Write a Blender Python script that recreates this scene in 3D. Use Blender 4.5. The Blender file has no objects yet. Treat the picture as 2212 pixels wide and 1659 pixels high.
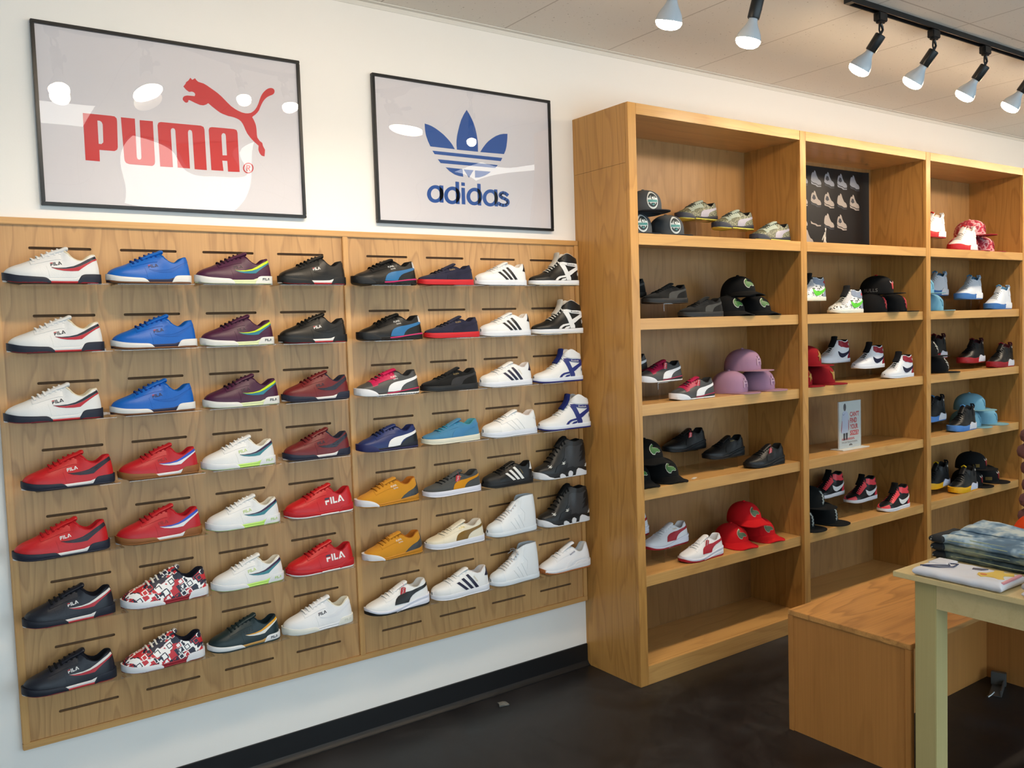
import bpy, bmesh, math, random
import numpy as np
from mathutils import Vector, Matrix
random.seed(7)
SC = bpy.context.scene
COL = SC.collection
PI = math.pi

# ------------------------------------------------------------------ helpers
def lin(c):
    r = []
    for v in c[:3]:
        v = v / 255.0
        r.append(v / 12.92 if v <= 0.04045 else ((v + 0.055) / 1.055) ** 2.4)
    return (r[0], r[1], r[2], 1.0)

_MATS = {}
def new_mat(name):
    m = bpy.data.materials.new(name)
    m.use_nodes = True
    nt = m.node_tree
    b = nt.nodes.get('Principled BSDF')
    return m, nt, b

def mat(col, rough=0.5, kind='plain', metal=0.0, spec=0.5):
    """plain / leather / suede / knit / rubber: one colour with a fine procedural relief"""
    key = (tuple(col), rough, kind, metal, spec)
    if key in _MATS:
        return _MATS[key]
    m, nt, b = new_mat('%s_%d_%d_%d' % (kind, *[int(v) for v in col[:3]]))
    c = lin(col); b.inputs['Base Color'].default_value = (c[0] * .78, c[1] * .78, c[2] * .78, 1)
    b.inputs['Roughness'].default_value = rough
    b.inputs['Metallic'].default_value = metal
    b.inputs['Specular IOR Level'].default_value = spec
    if kind in ('leather', 'suede', 'knit', 'denim'):
        sc, st = {'leather': (260, .12), 'suede': (420, .25), 'knit': (700, .3), 'denim': (500, .3)}[kind]
        tc = nt.nodes.new('ShaderNodeTexCoord')
        nz = nt.nodes.new('ShaderNodeTexNoise')
        nz.inputs['Scale'].default_value = sc
        nz.inputs['Detail'].default_value = 2
        bp = nt.nodes.new('ShaderNodeBump')
        bp.inputs['Strength'].default_value = st
        bp.inputs['Distance'].default_value = 0.002
        nt.links.new(tc.outputs['Object'], nz.inputs['Vector'])
        nt.links.new(nz.outputs['Fac'], bp.inputs['Height'])
        nt.links.new(bp.outputs['Normal'], b.inputs['Normal'])
        if kind == 'suede':
            b.inputs['Sheen Weight'].default_value = 0.06
            b.inputs['Sheen Roughness'].default_value = 0.6
    _MATS[key] = m
    return m

def leather(c): return mat(c, .40, 'leather', spec=.35)
def suede(c): return mat(c, .95, 'suede', spec=.2)
def rubber(c): return mat(c, .55, 'rubber', spec=.35)
def fabric(c): return mat(c, .9, 'knit', spec=.2)
def paint(c): return mat(c, .5, 'plain')

def ramp_node(nt, stops, interp='LINEAR'):
    r = nt.nodes.new('ShaderNodeValToRGB')
    r.color_ramp.interpolation = interp
    e = r.color_ramp.elements
    while len(e) < len(stops):
        e.new(0.5)
    for k, (p, c) in enumerate(stops):
        e[k].position = p
        e[k].color = c if len(c) == 4 else lin(c)
    return r

def print_mat(key, cols, scale, sharp=True, kind='cells', rough=.5):
    """all-over fabric print: coloured cells or blotches"""
    k = ('print', key)
    if k in _MATS:
        return _MATS[k]
    m, nt, b = new_mat('print_' + key)
    tc = nt.nodes.new('ShaderNodeTexCoord')
    if kind == 'cells':
        mp = nt.nodes.new('ShaderNodeMapping')
        mp.inputs['Rotation'].default_value = (0.2, .5, 0.1)
        v = nt.nodes.new('ShaderNodeTexVoronoi')
        v.distance = 'CHEBYCHEV'
        v.inputs['Scale'].default_value = scale
        v.inputs['Randomness'].default_value = .8
        nt.links.new(tc.outputs['Object'], mp.inputs['Vector'])
        nt.links.new(mp.outputs['Vector'], v.inputs['Vector'])
        sep = nt.nodes.new('ShaderNodeSeparateColor')
        nt.links.new(v.outputs['Color'], sep.inputs['Color'])
        n = len(cols)
        r = ramp_node(nt, [(i / n, c) for i, c in enumerate(cols)], 'CONSTANT')
        nt.links.new(sep.outputs['Red'], r.inputs['Fac'])
        # letter-like strokes inside the cells
        v2 = nt.nodes.new('ShaderNodeTexVoronoi')
        v2.distance = 'CHEBYCHEV'
        v2.inputs['Scale'].default_value = scale
        v2.inputs['Randomness'].default_value = .8
        nt.links.new(mp.outputs['Vector'], v2.inputs['Vector'])
        wv = nt.nodes.new('ShaderNodeMath'); wv.operation = 'MULTIPLY'; wv.inputs[1].default_value = 2.6
        nt.links.new(v2.outputs['Distance'], wv.inputs[0])
        fr = nt.nodes.new('ShaderNodeMath'); fr.operation = 'FRACT'
        nt.links.new(wv.outputs[0], fr.inputs[0])
        gt = nt.nodes.new('ShaderNodeMath'); gt.operation = 'GREATER_THAN'; gt.inputs[1].default_value = .68
        nt.links.new(fr.outputs[0], gt.inputs[0])
        r2 = ramp_node(nt, [(i / n, c) for i, c in enumerate(cols[1:] + cols[:1])], 'CONSTANT')
        nt.links.new(sep.outputs['Green'], r2.inputs['Fac'])
        mx = nt.nodes.new('ShaderNodeMix'); mx.data_type = 'RGBA'
        nt.links.new(gt.outputs[0], mx.inputs['Factor'])
        nt.links.new(r.outputs['Color'], mx.inputs[6])
        nt.links.new(r2.outputs['Color'], mx.inputs[7])
        nt.links.new(mx.outputs[2], b.inputs['Base Color'])
    else:
        nz = nt.nodes.new('ShaderNodeTexNoise')
        nz.inputs['Scale'].default_value = scale
        nz.inputs['Detail'].default_value = 3
        nz.inputs['Roughness'].default_value = .6
        nt.links.new(tc.outputs['Object'], nz.inputs['Vector'])
        n = len(cols)
        st = [(0.0 if i == 0 else .34 + .34 * i / n, c) for i, c in enumerate(cols)]
        r = ramp_node(nt, st, 'CONSTANT' if sharp else 'LINEAR')
        nt.links.new(nz.outputs['Fac'], r.inputs['Fac'])
        nt.links.new(r.outputs['Color'], b.inputs['Base Color'])
    b.inputs['Roughness'].default_value = rough
    _MATS[k] = m
    return m

def wood(key, light, dark, axis='Z', rough=.38, ring=9.0, contrast=.55, streak=.35, seed=0.0, bump=.05):
    """veneer: cathedral growth lines plus fine pores running along `axis`"""
    k = ('wood', key)
    if k in _MATS:
        return _MATS[k]
    m, nt, b = new_mat('wood_' + key)
    tc = nt.nodes.new('ShaderNodeTexCoord')
    mp = nt.nodes.new('ShaderNodeMapping')
    s = {'X': (.16, 1, 1), 'Y': (1, .16, 1), 'Z': (1, 1, .16)}[axis]
    mp.inputs['Scale'].default_value = s
    mp.inputs['Location'].default_value = (seed, seed * 1.7, seed * .6)
    nt.links.new(tc.outputs['Object'], mp.inputs['Vector'])
    n1 = nt.nodes.new('ShaderNodeTexNoise')
    n1.inputs['Scale'].default_value = 4.2
    n1.inputs['Detail'].default_value = 3
    n1.inputs['Roughness'].default_value = .5
    nt.links.new(mp.outputs['Vector'], n1.inputs['Vector'])
    mul = nt.nodes.new('ShaderNodeMath'); mul.operation = 'MULTIPLY'; mul.inputs[1].default_value = ring * 2
    nt.links.new(n1.outputs['Fac'], mul.inputs[0])
    fr = nt.nodes.new('ShaderNodeMath'); fr.operation = 'FRACT'
    nt.links.new(mul.outputs[0], fr.inputs[0])
    r1 = ramp_node(nt, [(0, (0, 0, 0, 1)), (.55, (.25, .25, .25, 1)), (.86, (1, 1, 1, 1)), (1, (0, 0, 0, 1))])
    nt.links.new(fr.outputs[0], r1.inputs['Fac'])
    # pores
    mp2 = nt.nodes.new('ShaderNodeMapping')
    t = {'X': (3, 170, 170), 'Y': (170, 3, 170), 'Z': (170, 170, 3)}[axis]
    mp2.inputs['Scale'].default_value = t
    nt.links.new(tc.outputs['Object'], mp2.inputs['Vector'])
    n2 = nt.nodes.new('ShaderNodeTexNoise')
    n2.inputs['Scale'].default_value = 1.0
    n2.inputs['Detail'].default_value = 2
    nt.links.new(mp2.outputs['Vector'], n2.inputs['Vector'])
    r2 = ramp_node(nt, [(.35, (0, 0, 0, 1)), (.75, (1, 1, 1, 1))])
    nt.links.new(n2.outputs['Fac'], r2.inputs['Fac'])
    # broad tone
    n3 = nt.nodes.new('ShaderNodeTexNoise')
    n3.inputs['Scale'].default_value = 2.2
    nt.links.new(mp.outputs['Vector'], n3.inputs['Vector'])
    a = nt.nodes.new('ShaderNodeMath'); a.operation = 'MULTIPLY'; a.inputs[1].default_value = contrast
    nt.links.new(r1.outputs['Color'], a.inputs[0])
    c = nt.nodes.new('ShaderNodeMath'); c.operation = 'MULTIPLY_ADD'; c.inputs[1].default_value = streak
    nt.links.new(r2.outputs['Color'], c.inputs[0]); nt.links.new(a.outputs[0], c.inputs[2])
    d = nt.nodes.new('ShaderNodeMath'); d.operation = 'MULTIPLY_ADD'; d.inputs[1].default_value = .5
    d.use_clamp = True
    e = nt.nodes.new('ShaderNodeMath'); e.operation = 'SUBTRACT'; e.inputs[1].default_value = .5
    nt.links.new(n3.outputs['Fac'], e.inputs[0])
    nt.links.new(e.outputs[0], d.inputs[0]); nt.links.new(c.outputs[0], d.inputs[2])
    mx = nt.nodes.new('ShaderNodeMix'); mx.data_type = 'RGBA'
    mx.inputs[6].default_value = lin(light); mx.inputs[7].default_value = lin(dark)
    nt.links.new(d.outputs[0], mx.inputs['Factor'])
    nt.links.new(mx.outputs[2], b.inputs['Base Color'])
    b.inputs['Roughness'].default_value = rough
    b.inputs['Specular IOR Level'].default_value = .45
    bp = nt.nodes.new('ShaderNodeBump'); bp.inputs['Strength'].default_value = bump; bp.inputs['Distance'].default_value = .002
    nt.links.new(n2.outputs['Fac'], bp.inputs['Height'])
    nt.links.new(bp.outputs['Normal'], b.inputs['Normal'])
    _MATS[k] = m
    return m

def clear_mat(key, tint=(255, 255, 255), gloss=.12, rough=.02, wave=0.0, wave_scale=3.0):
    """thin clear acrylic / glazing: mostly lets light through, mirrors a little by angle"""
    k = ('clear', key)
    if k in _MATS:
        return _MATS[k]
    m, nt, b = new_mat(key)
    nt.nodes.remove(b)
    out = nt.nodes['Material Output']
    tr = nt.nodes.new('ShaderNodeBsdfTransparent'); tr.inputs['Color'].default_value = lin(tint)
    gl = nt.nodes.new('ShaderNodeBsdfGlossy'); gl.inputs['Roughness'].default_value = rough
    gl.inputs['Color'].default_value = (1, 1, 1, 1)
    fr = nt.nodes.new('ShaderNodeFresnel'); fr.inputs['IOR'].default_value = 1.5
    mu = nt.nodes.new('ShaderNodeMath'); mu.operation = 'MULTIPLY'; mu.inputs[1].default_value = gloss / .04
    mu.use_clamp = True
    nt.links.new(fr.outputs['Fac'], mu.inputs[0])
    ge = nt.nodes.new('ShaderNodeNewGeometry')          # inner faces of the thin sheet only let light through
    inv = nt.nodes.new('ShaderNodeMath'); inv.operation = 'SUBTRACT'; inv.inputs[0].default_value = 1
    nt.links.new(ge.outputs['Backfacing'], inv.inputs[1])
    m2 = nt.nodes.new('ShaderNodeMath'); m2.operation = 'MULTIPLY'
    nt.links.new(mu.outputs[0], m2.inputs[0]); nt.links.new(inv.outputs[0], m2.inputs[1]); mu = m2
    mx = nt.nodes.new('ShaderNodeMixShader')
    nt.links.new(mu.outputs[0], mx.inputs['Fac'])
    nt.links.new(tr.outputs['BSDF'], mx.inputs[1]); nt.links.new(gl.outputs['BSDF'], mx.inputs[2])
    nt.links.new(mx.outputs['Shader'], out.inputs['Surface'])
    if wave:
        tc = nt.nodes.new('ShaderNodeTexCoord')
        nz = nt.nodes.new('ShaderNodeTexNoise'); nz.inputs['Scale'].default_value = wave_scale
        nz.inputs['Detail'].default_value = 0
        bp = nt.nodes.new('ShaderNodeBump'); bp.inputs['Strength'].default_value = 1
        bp.inputs['Distance'].default_value = wave
        nt.links.new(tc.outputs['Object'], nz.inputs['Vector'])
        nt.links.new(nz.outputs['Fac'], bp.inputs['Height'])
        nt.links.new(bp.outputs['Normal'], gl.inputs['Normal'])
        nt.links.new(bp.outputs['Normal'], fr.inputs['Normal'])
    _MATS[k] = m
    return m

def emit_mat(key, col, strength):
    k = ('emit', key)
    if k in _MATS:
        return _MATS[k]
    m, nt, b = new_mat(key)
    b.inputs['Base Color'].default_value = lin(col)
    b.inputs['Emission Color'].default_value = lin(col)
    b.inputs['Emission Strength'].default_value = strength
    _MATS[k] = m
    return m

# ------------------------------------------------------------------ meshes
def mesh_from(name, verts, faces, material, smooth=True, merge=True, angle=50):
    me = bpy.data.meshes.new(name)
    me.from_pydata([tuple(float(c) for c in v) for v in verts], [], faces)
    if merge:
        bm = bmesh.new(); bm.from_mesh(me)
        bmesh.ops.remove_doubles(bm, verts=bm.verts, dist=2e-5)
        bmesh.ops.dissolve_degenerate(bm, edges=bm.edges, dist=1e-6)
        bmesh.ops.recalc_face_normals(bm, faces=bm.faces)
        bm.to_mesh(me); bm.free()
    if smooth:
        me.polygons.foreach_set('use_smooth', [True] * len(me.polygons))
        me.set_sharp_from_angle(angle=math.radians(angle))
    if material:
        me.materials.append(material)
    me.update()
    return me

def link(name, me, parent=None, loc=(0, 0, 0)):
    o = bpy.data.objects.new(name, me)
    COL.objects.link(o)
    o.location = loc
    if parent:
        o.parent = parent
    return o

def empty(name, loc=(0, 0, 0), rotz=0.0):
    o = bpy.data.objects.new(name, None)
    o.empty_display_size = .05
    COL.objects.link(o)
    o.location = loc
    o.rotation_euler = (0, 0, rotz)
    return o

def tag(o, label, cat, group=None):
    o['label'] = label
    o['category'] = cat
    if group:
        o['group'] = group
    return o

def thing(name, label, cat, loc=(0, 0, 0), rotz=0.0, group=None):
    return tag(empty(name, loc, rotz), label, cat, group)

class MB:
    """collects shapes into one mesh"""
    def __init__(s):
        s.v = []; s.f = []
    def add(s, verts, faces):
        n = len(s.v)
        s.v += [tuple(v) for v in verts]
        s.f += [tuple(i + n for i in f) for f in faces]
        return s
    def box(s, x0, x1, y0, y1, z0, z1):
        v = [(x0, y0, z0), (x1, y0, z0), (x1, y1, z0), (x0, y1, z0), (x0, y0, z1), (x1, y0, z1), (x1, y1, z1), (x0, y1, z1)]
        return s.add(v, [(0, 3, 2, 1), (4, 5, 6, 7), (0, 1, 5, 4), (1, 2, 6, 5), (2, 3, 7, 6), (3, 0, 4, 7)])
    def lathe(s, prof, n=20, axis=None, org=(0, 0, 0)):
        """prof: (r, h) pairs; axis: unit direction of h"""
        ax = Vector(axis or (0, 0, 1)).normalized()
        u = ax.orthogonal().normalized(); w = ax.cross(u)
        o = Vector(org); vs = []; fs = []
        for r, h in prof:
            for k in range(n):
                a = 2 * PI * k / n
                vs.append(tuple(o + ax * h + (u * math.cos(a) + w * math.sin(a)) * r))
        for i in range(len(prof) - 1):
            for k in range(n):
                k2 = (k + 1) % n
                fs.append((i * n + k, i * n + k2, (i + 1) * n + k2, (i + 1) * n + k))
        if prof[0][0] > 1e-6: fs.append(tuple(range(n))[::-1])
        if prof[-1][0] > 1e-6: fs.append(tuple((len(prof) - 1) * n + k for k in range(n)))
        return s.add(vs, fs)
    def tube(s, path, r, n=8, flat=1.0, up=None):
        """round or flattened tube along path; r may be a list"""
        P = [Vector(p) for p in path]; vs = []; fs = []
        rr = r if isinstance(r, (list, tuple)) else [r] * len(P)
        u = None
        for i, p in enumerate(P):
            t = (P[min(i + 1, len(P) - 1)] - P[max(i - 1, 0)]).normalized()
            if up is not None:
                u = t.cross(Vector(up)).normalized()
            elif u is None:
                u = t.orthogonal().normalized()
            else:
                u = (u - t * u.dot(t)).normalized()
            w = u.cross(t)
            for k in range(n):
                a = 2 * PI * k / n
                vs.append(tuple(p + u * math.cos(a) * rr[i] + w * math.sin(a) * rr[i] * flat))
        for i in range(len(P) - 1):
            for k in range(n):
                k2 = (k + 1) % n
                fs.append((i * n + k, i * n + k2, (i + 1) * n + k2, (i + 1) * n + k))
        fs.append(tuple(range(n))[::-1]); fs.append(tuple((len(P) - 1) * n + k for k in range(n)))
        return s.add(vs, fs)
    def prism(s, poly, map0, map1):
        """2D polygon swept between two placements (functions 2D -> 3D)"""
        n = len(poly)
        vs = [map0(p) for p in poly] + [map1(p) for p in poly]
        fs = [tuple(range(n)), tuple(range(n, 2 * n))[::-1]] + [(i, (i + 1) % n, n + (i + 1) % n, n + i) for i in range(n)]
        return s.add(vs, fs)
    def mesh(s, name, m, smooth=False, bevel=0.0, angle=40, merge=False):
        me = mesh_from(name, s.v, s.f, m, False, True if merge else False)
        bm = bmesh.new(); bm.from_mesh(me)
        bmesh.ops.recalc_face_normals(bm, faces=bm.faces)
        if bevel:
            ed = [e for e in bm.edges if len(e.link_faces) == 2 and e.calc_face_angle(0) > .6]
            bmesh.ops.bevel(bm, geom=ed, offset=bevel, segments=2, affect='EDGES', clamp_overlap=True)
        bm.to_mesh(me); bm.free()
        if smooth or bevel:
            me.polygons.foreach_set('use_smooth', [True] * len(me.polygons))
            me.set_sharp_from_angle(angle=math.radians(angle))
        return me
    def build(s, name, m, parent=None, smooth=False, bevel=0.0, angle=40, merge=False):
        return link(name, s.mesh(name, m, smooth, bevel, angle, merge), parent)

def struct(name, mb, m, smooth=False, bevel=0.0):
    o = mb.build(name, m, None, smooth, bevel)
    o['kind'] = 'structure'
    return o

_TXT = {}
def text_tris(s, bold=0.0):
    """triangles of a line of text in 2D, cap height about 0.7"""
    key = (s, bold)
    if key in _TXT:
        return _TXT[key]
    cu = bpy.data.curves.new('lettering_source', 'FONT'); cu.body = s; cu.resolution_u = 3; cu.offset = bold
    o = bpy.data.objects.new('lettering_source', cu); COL.objects.link(o)
    dg = bpy.context.evaluated_depsgraph_get()
    me = bpy.data.meshes.new_from_object(o.evaluated_get(dg))
    me.calc_loop_triangles()
    v = [(p.co.x, p.co.y) for p in me.vertices]
    f = [tuple(t.vertices) for t in me.loop_triangles]
    bpy.data.objects.remove(o); bpy.data.curves.remove(cu); bpy.data.meshes.remove(me)
    x0 = min(p[0] for p in v); x1 = max(p[0] for p in v); y0 = min(p[1] for p in v); y1 = max(p[1] for p in v)
    v = [((p[0] - x0) / (y1 - y0), (p[1] - y0) / (y1 - y0)) for p in v]
    _TXT[key] = (v, f, (x1 - x0) / (y1 - y0))
    return _TXT[key]

def pchip(pts):
    xs = np.array([p[0] for p in pts], float); ys = np.array([p[1] for p in pts], float)
    h = np.diff(xs); d = np.diff(ys) / h; n = len(xs); m = np.zeros(n)
    m[0] = d[0]; m[-1] = d[-1]
    for i in range(1, n - 1):
        if d[i - 1] * d[i] > 0:
            w1 = 2 * h[i] + h[i - 1]; w2 = h[i] + 2 * h[i - 1]
            m[i] = (w1 + w2) / (w1 / d[i - 1] + w2 / d[i])
    xs = xs.tolist(); ys = ys.tolist(); m = m.tolist(); h = h.tolist()
    def f(x):
        if x <= xs[0]: return ys[0]
        if x >= xs[-1]: return ys[-1]
        i = 0
        while x > xs[i + 1]: i += 1
        t = (x - xs[i]) / h[i]; t2 = t * t; t3 = t2 * t
        return ((2 * t3 - 3 * t2 + 1) * ys[i] + (t3 - 2 * t2 + t) * h[i] * m[i] + (3 * t2 - 2 * t3) * ys[i + 1] + (t3 - t2) * h[i] * m[i + 1])
    return f

def smooth01(x):
    x = max(0.0, min(1.0, x)); return x * x * (3 - 2 * x)

def tri2d(poly, step):
    """triangulated and gridded copy of a 2D polygon: verts, faces, boundary edges"""
    bm = bmesh.new()
    a = sum(poly[i][0] * poly[(i + 1) % len(poly)][1] - poly[(i + 1) % len(poly)][0] * poly[i][1] for i in range(len(poly)))
    if a < 0: poly = poly[::-1]
    vs = [bm.verts.new((p[0], p[1], 0)) for p in poly]
    f = bm.faces.new(vs)
    f.normal_update()
    bmesh.ops.triangulate(bm, faces=[f], ngon_method='EAR_CLIP')
    for ax in (0, 1):
        lo = min(p[ax] for p in poly); hi = max(p[ax] for p in poly)
        k = math.floor(lo / step) + 1
        while k * step < hi - 1e-6:
            co = [0, 0, 0]; no = [0, 0, 0]; co[ax] = k * step; no[ax] = 1
            bmesh.ops.bisect_plane(bm, geom=bm.verts[:] + bm.edges[:] + bm.faces[:], plane_co=co, plane_no=no, dist=1e-6)
            k += 1
    bm.verts.index_update()
    V = [(v.co.x, v.co.y) for v in bm.verts]
    F = [tuple(v.index for v in f.verts) for f in bm.faces]
    E = [tuple(v.index for v in e.verts) for e in bm.edges if len(e.link_faces) == 1]
    bm.free()
    return V, F, E
# ------------------------------------------------------------------ footwear
PLAN = pchip([(0, 0), (.006, .034), (.02, .066), (.05, .104), (.1, .136), (.17, .160), (.27, .176), (.36, .174), (.5, .156), (.62, .144), (.74, .139), (.84, .134), (.91, .120), (.955, .094), (.983, .058), (.996, .026), (1, 0)])
ZB = pchip([(0, .036), (.05, .018), (.13, .005), (.24, 0), (.93, 0), (1, .005)])

LOW = dict(top=[(.02, .118), (.05, .148), (.1, .174), (.2, .208), (.3, .246), (.4, .288), (.5, .328), (.575, .346), (.62, .330), (.68, .272), (.74, .236), (.79, .228), (.86, .255), (.93, .292), (.985, .300)],
           xo=.585, tongue=[(.42, .272), (.52, .315), (.60, .338), (.645, .358), (.668, .352)], lean=.035, lace=(.30, .57, 6), r=.76)
SHAPES = {
    'fitness': dict(LOW, zs=[(0, .095), (.06, .078), (.2, .06), (.42, .045), (.7, .048), (.78, .07), (1, .085)]),
    'runner': dict(top=[(.02, .10), (.05, .135), (.1, .165), (.2, .200), (.3, .250), (.4, .300), (.5, .335), (.57, .345), (.62, .335), (.68, .290), (.74, .262), (.79, .262), (.85, .295), (.91, .330), (.985, .338)],
                   xo=.59, tongue=[(.42, .29), (.52, .330), (.59, .352), (.63, .362)], lean=.045, lace=(.29, .57, 6), r=.74,
                   zs=[(0, .08), (.1, .06), (.3, .045), (.55, .055), (.8, .082), (1, .10)]),
    'court': dict(top=[(.02, .13), (.05, .150), (.1, .168), (.2, .195), (.3, .235), (.4, .282), (.5, .325), (.58, .348), (.63, .340), (.69, .305), (.75, .285), (.80, .290), (.86, .330), (.92, .362), (.985, .365)],
                  xo=.60, tongue=[(.42, .27), (.52, .325), (.60, .365), (.645, .385), (.66, .38)], lean=.04, lace=(.27, .57, 6), r=.74,
                  zs=[(0, .105), (.1, .092), (.5, .09), (1, .10)]),
    'shell': dict(top=[(.02, .15), (.05, .190), (.1, .220), (.2, .250), (.28, .285), (.4, .345), (.5, .395), (.57, .412), (.63, .395), (.70, .355), (.76, .330), (.81, .330), (.87, .365), (.925, .402), (.985, .415)],
                  xo=.59, tongue=[(.42, .34), (.52, .395), (.58, .425), (.63, .432)], lean=.04, lace=(.27, .57, 6), r=.74,
                  zs=[(0, .09), (.1, .085), (.5, .09), (1, .10)]),
    'special': dict(top=[(.02, .12), (.05, .140), (.1, .162), (.2, .195), (.3, .235), (.4, .282), (.5, .325), (.58, .350), (.63, .342), (.69, .305), (.75, .282), (.80, .285), (.86, .325), (.92, .362), (.985, .368)],
                    xo=.60, tongue=[(.42, .27), (.52, .325), (.60, .362), (.65, .378)], lean=.045, lace=(.29, .57, 6), r=.74,
                    zs=[(0, .115), (.06, .09), (.15, .062), (.3, .052), (.45, .065), (.65, .11), (.85, .145), (1, .15)]),
    'classic': dict(top=[(.02, .10), (.05, .135), (.1, .165), (.2, .205), (.3, .260), (.4, .315), (.5, .355), (.58, .370), (.63, .352), (.69, .300), (.75, .275), (.80, .285), (.86, .340), (.92, .390), (.985, .395)],
                    xo=.60, tongue=[(.42, .30), (.52, .360), (.60, .405), (.655, .425), (.67, .42)], lean=.05, lace=(.30, .57, 5), r=.74,
                    zs=[(0, .10), (.06, .075), (.2, .06), (.5, .075), (.8, .11), (1, .125)]),
    'strap_high': dict(top=[(.02, .155), (.05, .180), (.1, .205), (.2, .235), (.3, .285), (.4, .360), (.5, .450), (.57, .525), (.63, .610), (.68, .665), (.73, .680), (.80, .662), (.88, .618), (.94, .590), (.985, .585)],
                       xo=.60, tongue=[(.44, .40), (.52, .500), (.56, .590), (.575, .680), (.585, .705)], lean=.035, lace=(.33, .57, 6), r=.66,
                       zs=[(0, .105), (.1, .095), (.5, .095), (1, .105)]),
    'shell_high': dict(top=[(.02, .16), (.05, .215), (.1, .255), (.18, .285), (.28, .365), (.38, .450), (.48, .540), (.55, .615), (.62, .700), (.67, .728), (.75, .735), (.85, .738), (.93, .735), (.985, .728)],
                       xo=.57, tongue=[(.44, .48), (.50, .545), (.545, .600), (.57, .64)], lean=.03, lace=(.24, .55, 8), r=.62,
                       zs=[(0, .095), (.1, .09), (.5, .095), (1, .105)]),
    'chunky_mid': dict(top=[(.02, .15), (.06, .205), (.12, .240), (.22, .280), (.31, .385), (.40, .510), (.48, .610), (.55, .690), (.60, .710), (.68, .665), (.75, .645), (.82, .655), (.90, .670), (.985, .640)],
                       xo=.60, tongue=[(.44, .56), (.50, .640), (.55, .705), (.60, .735), (.62, .73)], lean=.02, lace=(.26, .57, 7), r=.66,
                       zs=[(0, .125), (.12, .115), (.25, .09), (.6, .09), (1, .12)]),
    'hoop_mid': dict(top=[(.02, .12), (.05, .155), (.1, .185), (.2, .220), (.3, .280), (.4, .370), (.48, .455), (.55, .530), (.60, .565), (.66, .555), (.73, .525), (.80, .520), (.87, .545), (.93, .565), (.985, .555)],
                     xo=.57, tongue=[(.42, .40), (.49, .500), (.53, .580), (.545, .645), (.55, .665)], lean=.03, lace=(.27, .54, 7), r=.68,
                     zs=[(0, .09), (.1, .08), (.5, .085), (1, .095)]),
    'air_mid': dict(top=[(.02, .13), (.05, .165), (.1, .195), (.2, .240), (.3, .305), (.4, .380), (.48, .440), (.54, .485), (.59, .500), (.65, .475), (.71, .455), (.77, .470), (.84, .525), (.89, .555), (.93, .555), (.985, .52)],
                    xo=.57, tongue=[(.42, .40), (.49, .475), (.54, .535), (.56, .565), (.57, .565)], lean=.045, lace=(.26, .54, 6), r=.68,
                    zs=[(0, .09), (.1, .085), (.5, .085), (1, .11)]),
}

FSTRIPE_A = [(.475, .160), (.54, .156), (.62, .160), (.70, .176), (.78, .208), (.86, .245), (.93, .272), (.965, .285), (.972, .262), (.92, .243), (.85, .212), (.77, .178), (.70, .158), (.60, .147), (.53, .150)]
FSTRIPE_B = [(.475, .158), (.53, .148), (.60, .145), (.70, .156), (.77, .176), (.85, .210), (.92, .241), (.972, .260), (.975, .248), (.92, .226), (.85, .190), (.79, .155), (.75, .128), (.68, .124), (.60, .127), (.53, .138)]
FORMSTRIP = [(.43, .055), (.442, .09), (.465, .13), (.50, .158), (.55, .178), (.62, .192), (.70, .203), (.80, .220), (.88, .238), (.965, .262), (.973, .232), (.90, .205), (.82, .182), (.75, .162), (.70, .138), (.665, .105), (.645, .07), (.635, .052)]
SWOOSH = [(.66, .275), (.662, .235), (.675, .195), (.70, .165), (.735, .15), (.785, .16), (.86, .205), (.975, .30), (.975, .315), (.87, .24), (.80, .205), (.75, .193), (.715, .20), (.69, .225), (.672, .26)]
VECTOR = [[(0, .15), (.35, .2), (.62, .45), (1, 1), (.55, .62), (.3, .42)], [(.28, .1), (.62, .35), (1, .55), (.78, .3), (.55, 0), (.42, .1)], [(.1, .75), (.45, .55), (.6, .62), (.3, .8)]]
WORD = [[(0, 0), (.24, 0), (.24, .36), (.72, .36), (.72, .62), (0, .62)], [(.95, 0), (1.2, 0), (1.2, 1), (.95, 1)], [(1.38, 0), (2.12, 0), (2.12, .26), (1.63, .26), (1.63, 1), (1.38, 1)],
        [(2.22, 0), (2.70, 1), (2.98, 1), (3.48, 0), (3.2, 0), (2.84, .72), (2.66, .34), (2.86, .34), (2.86, .12), (2.55, .12), (2.5, 0)]]
WORD_BAR = [(0, .74), (.8, .74), (.8, 1), (.14, 1), (0, .9)]

ZSCALE = {'fitness': 1.10, 'runner': .97, 'court': .85, 'shell': .85, 'special': .97, 'classic': 1.0, 'strap_high': .79, 'shell_high': .82, 'chunky_mid': .85, 'hoop_mid': .82, 'air_mid': .96}

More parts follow.
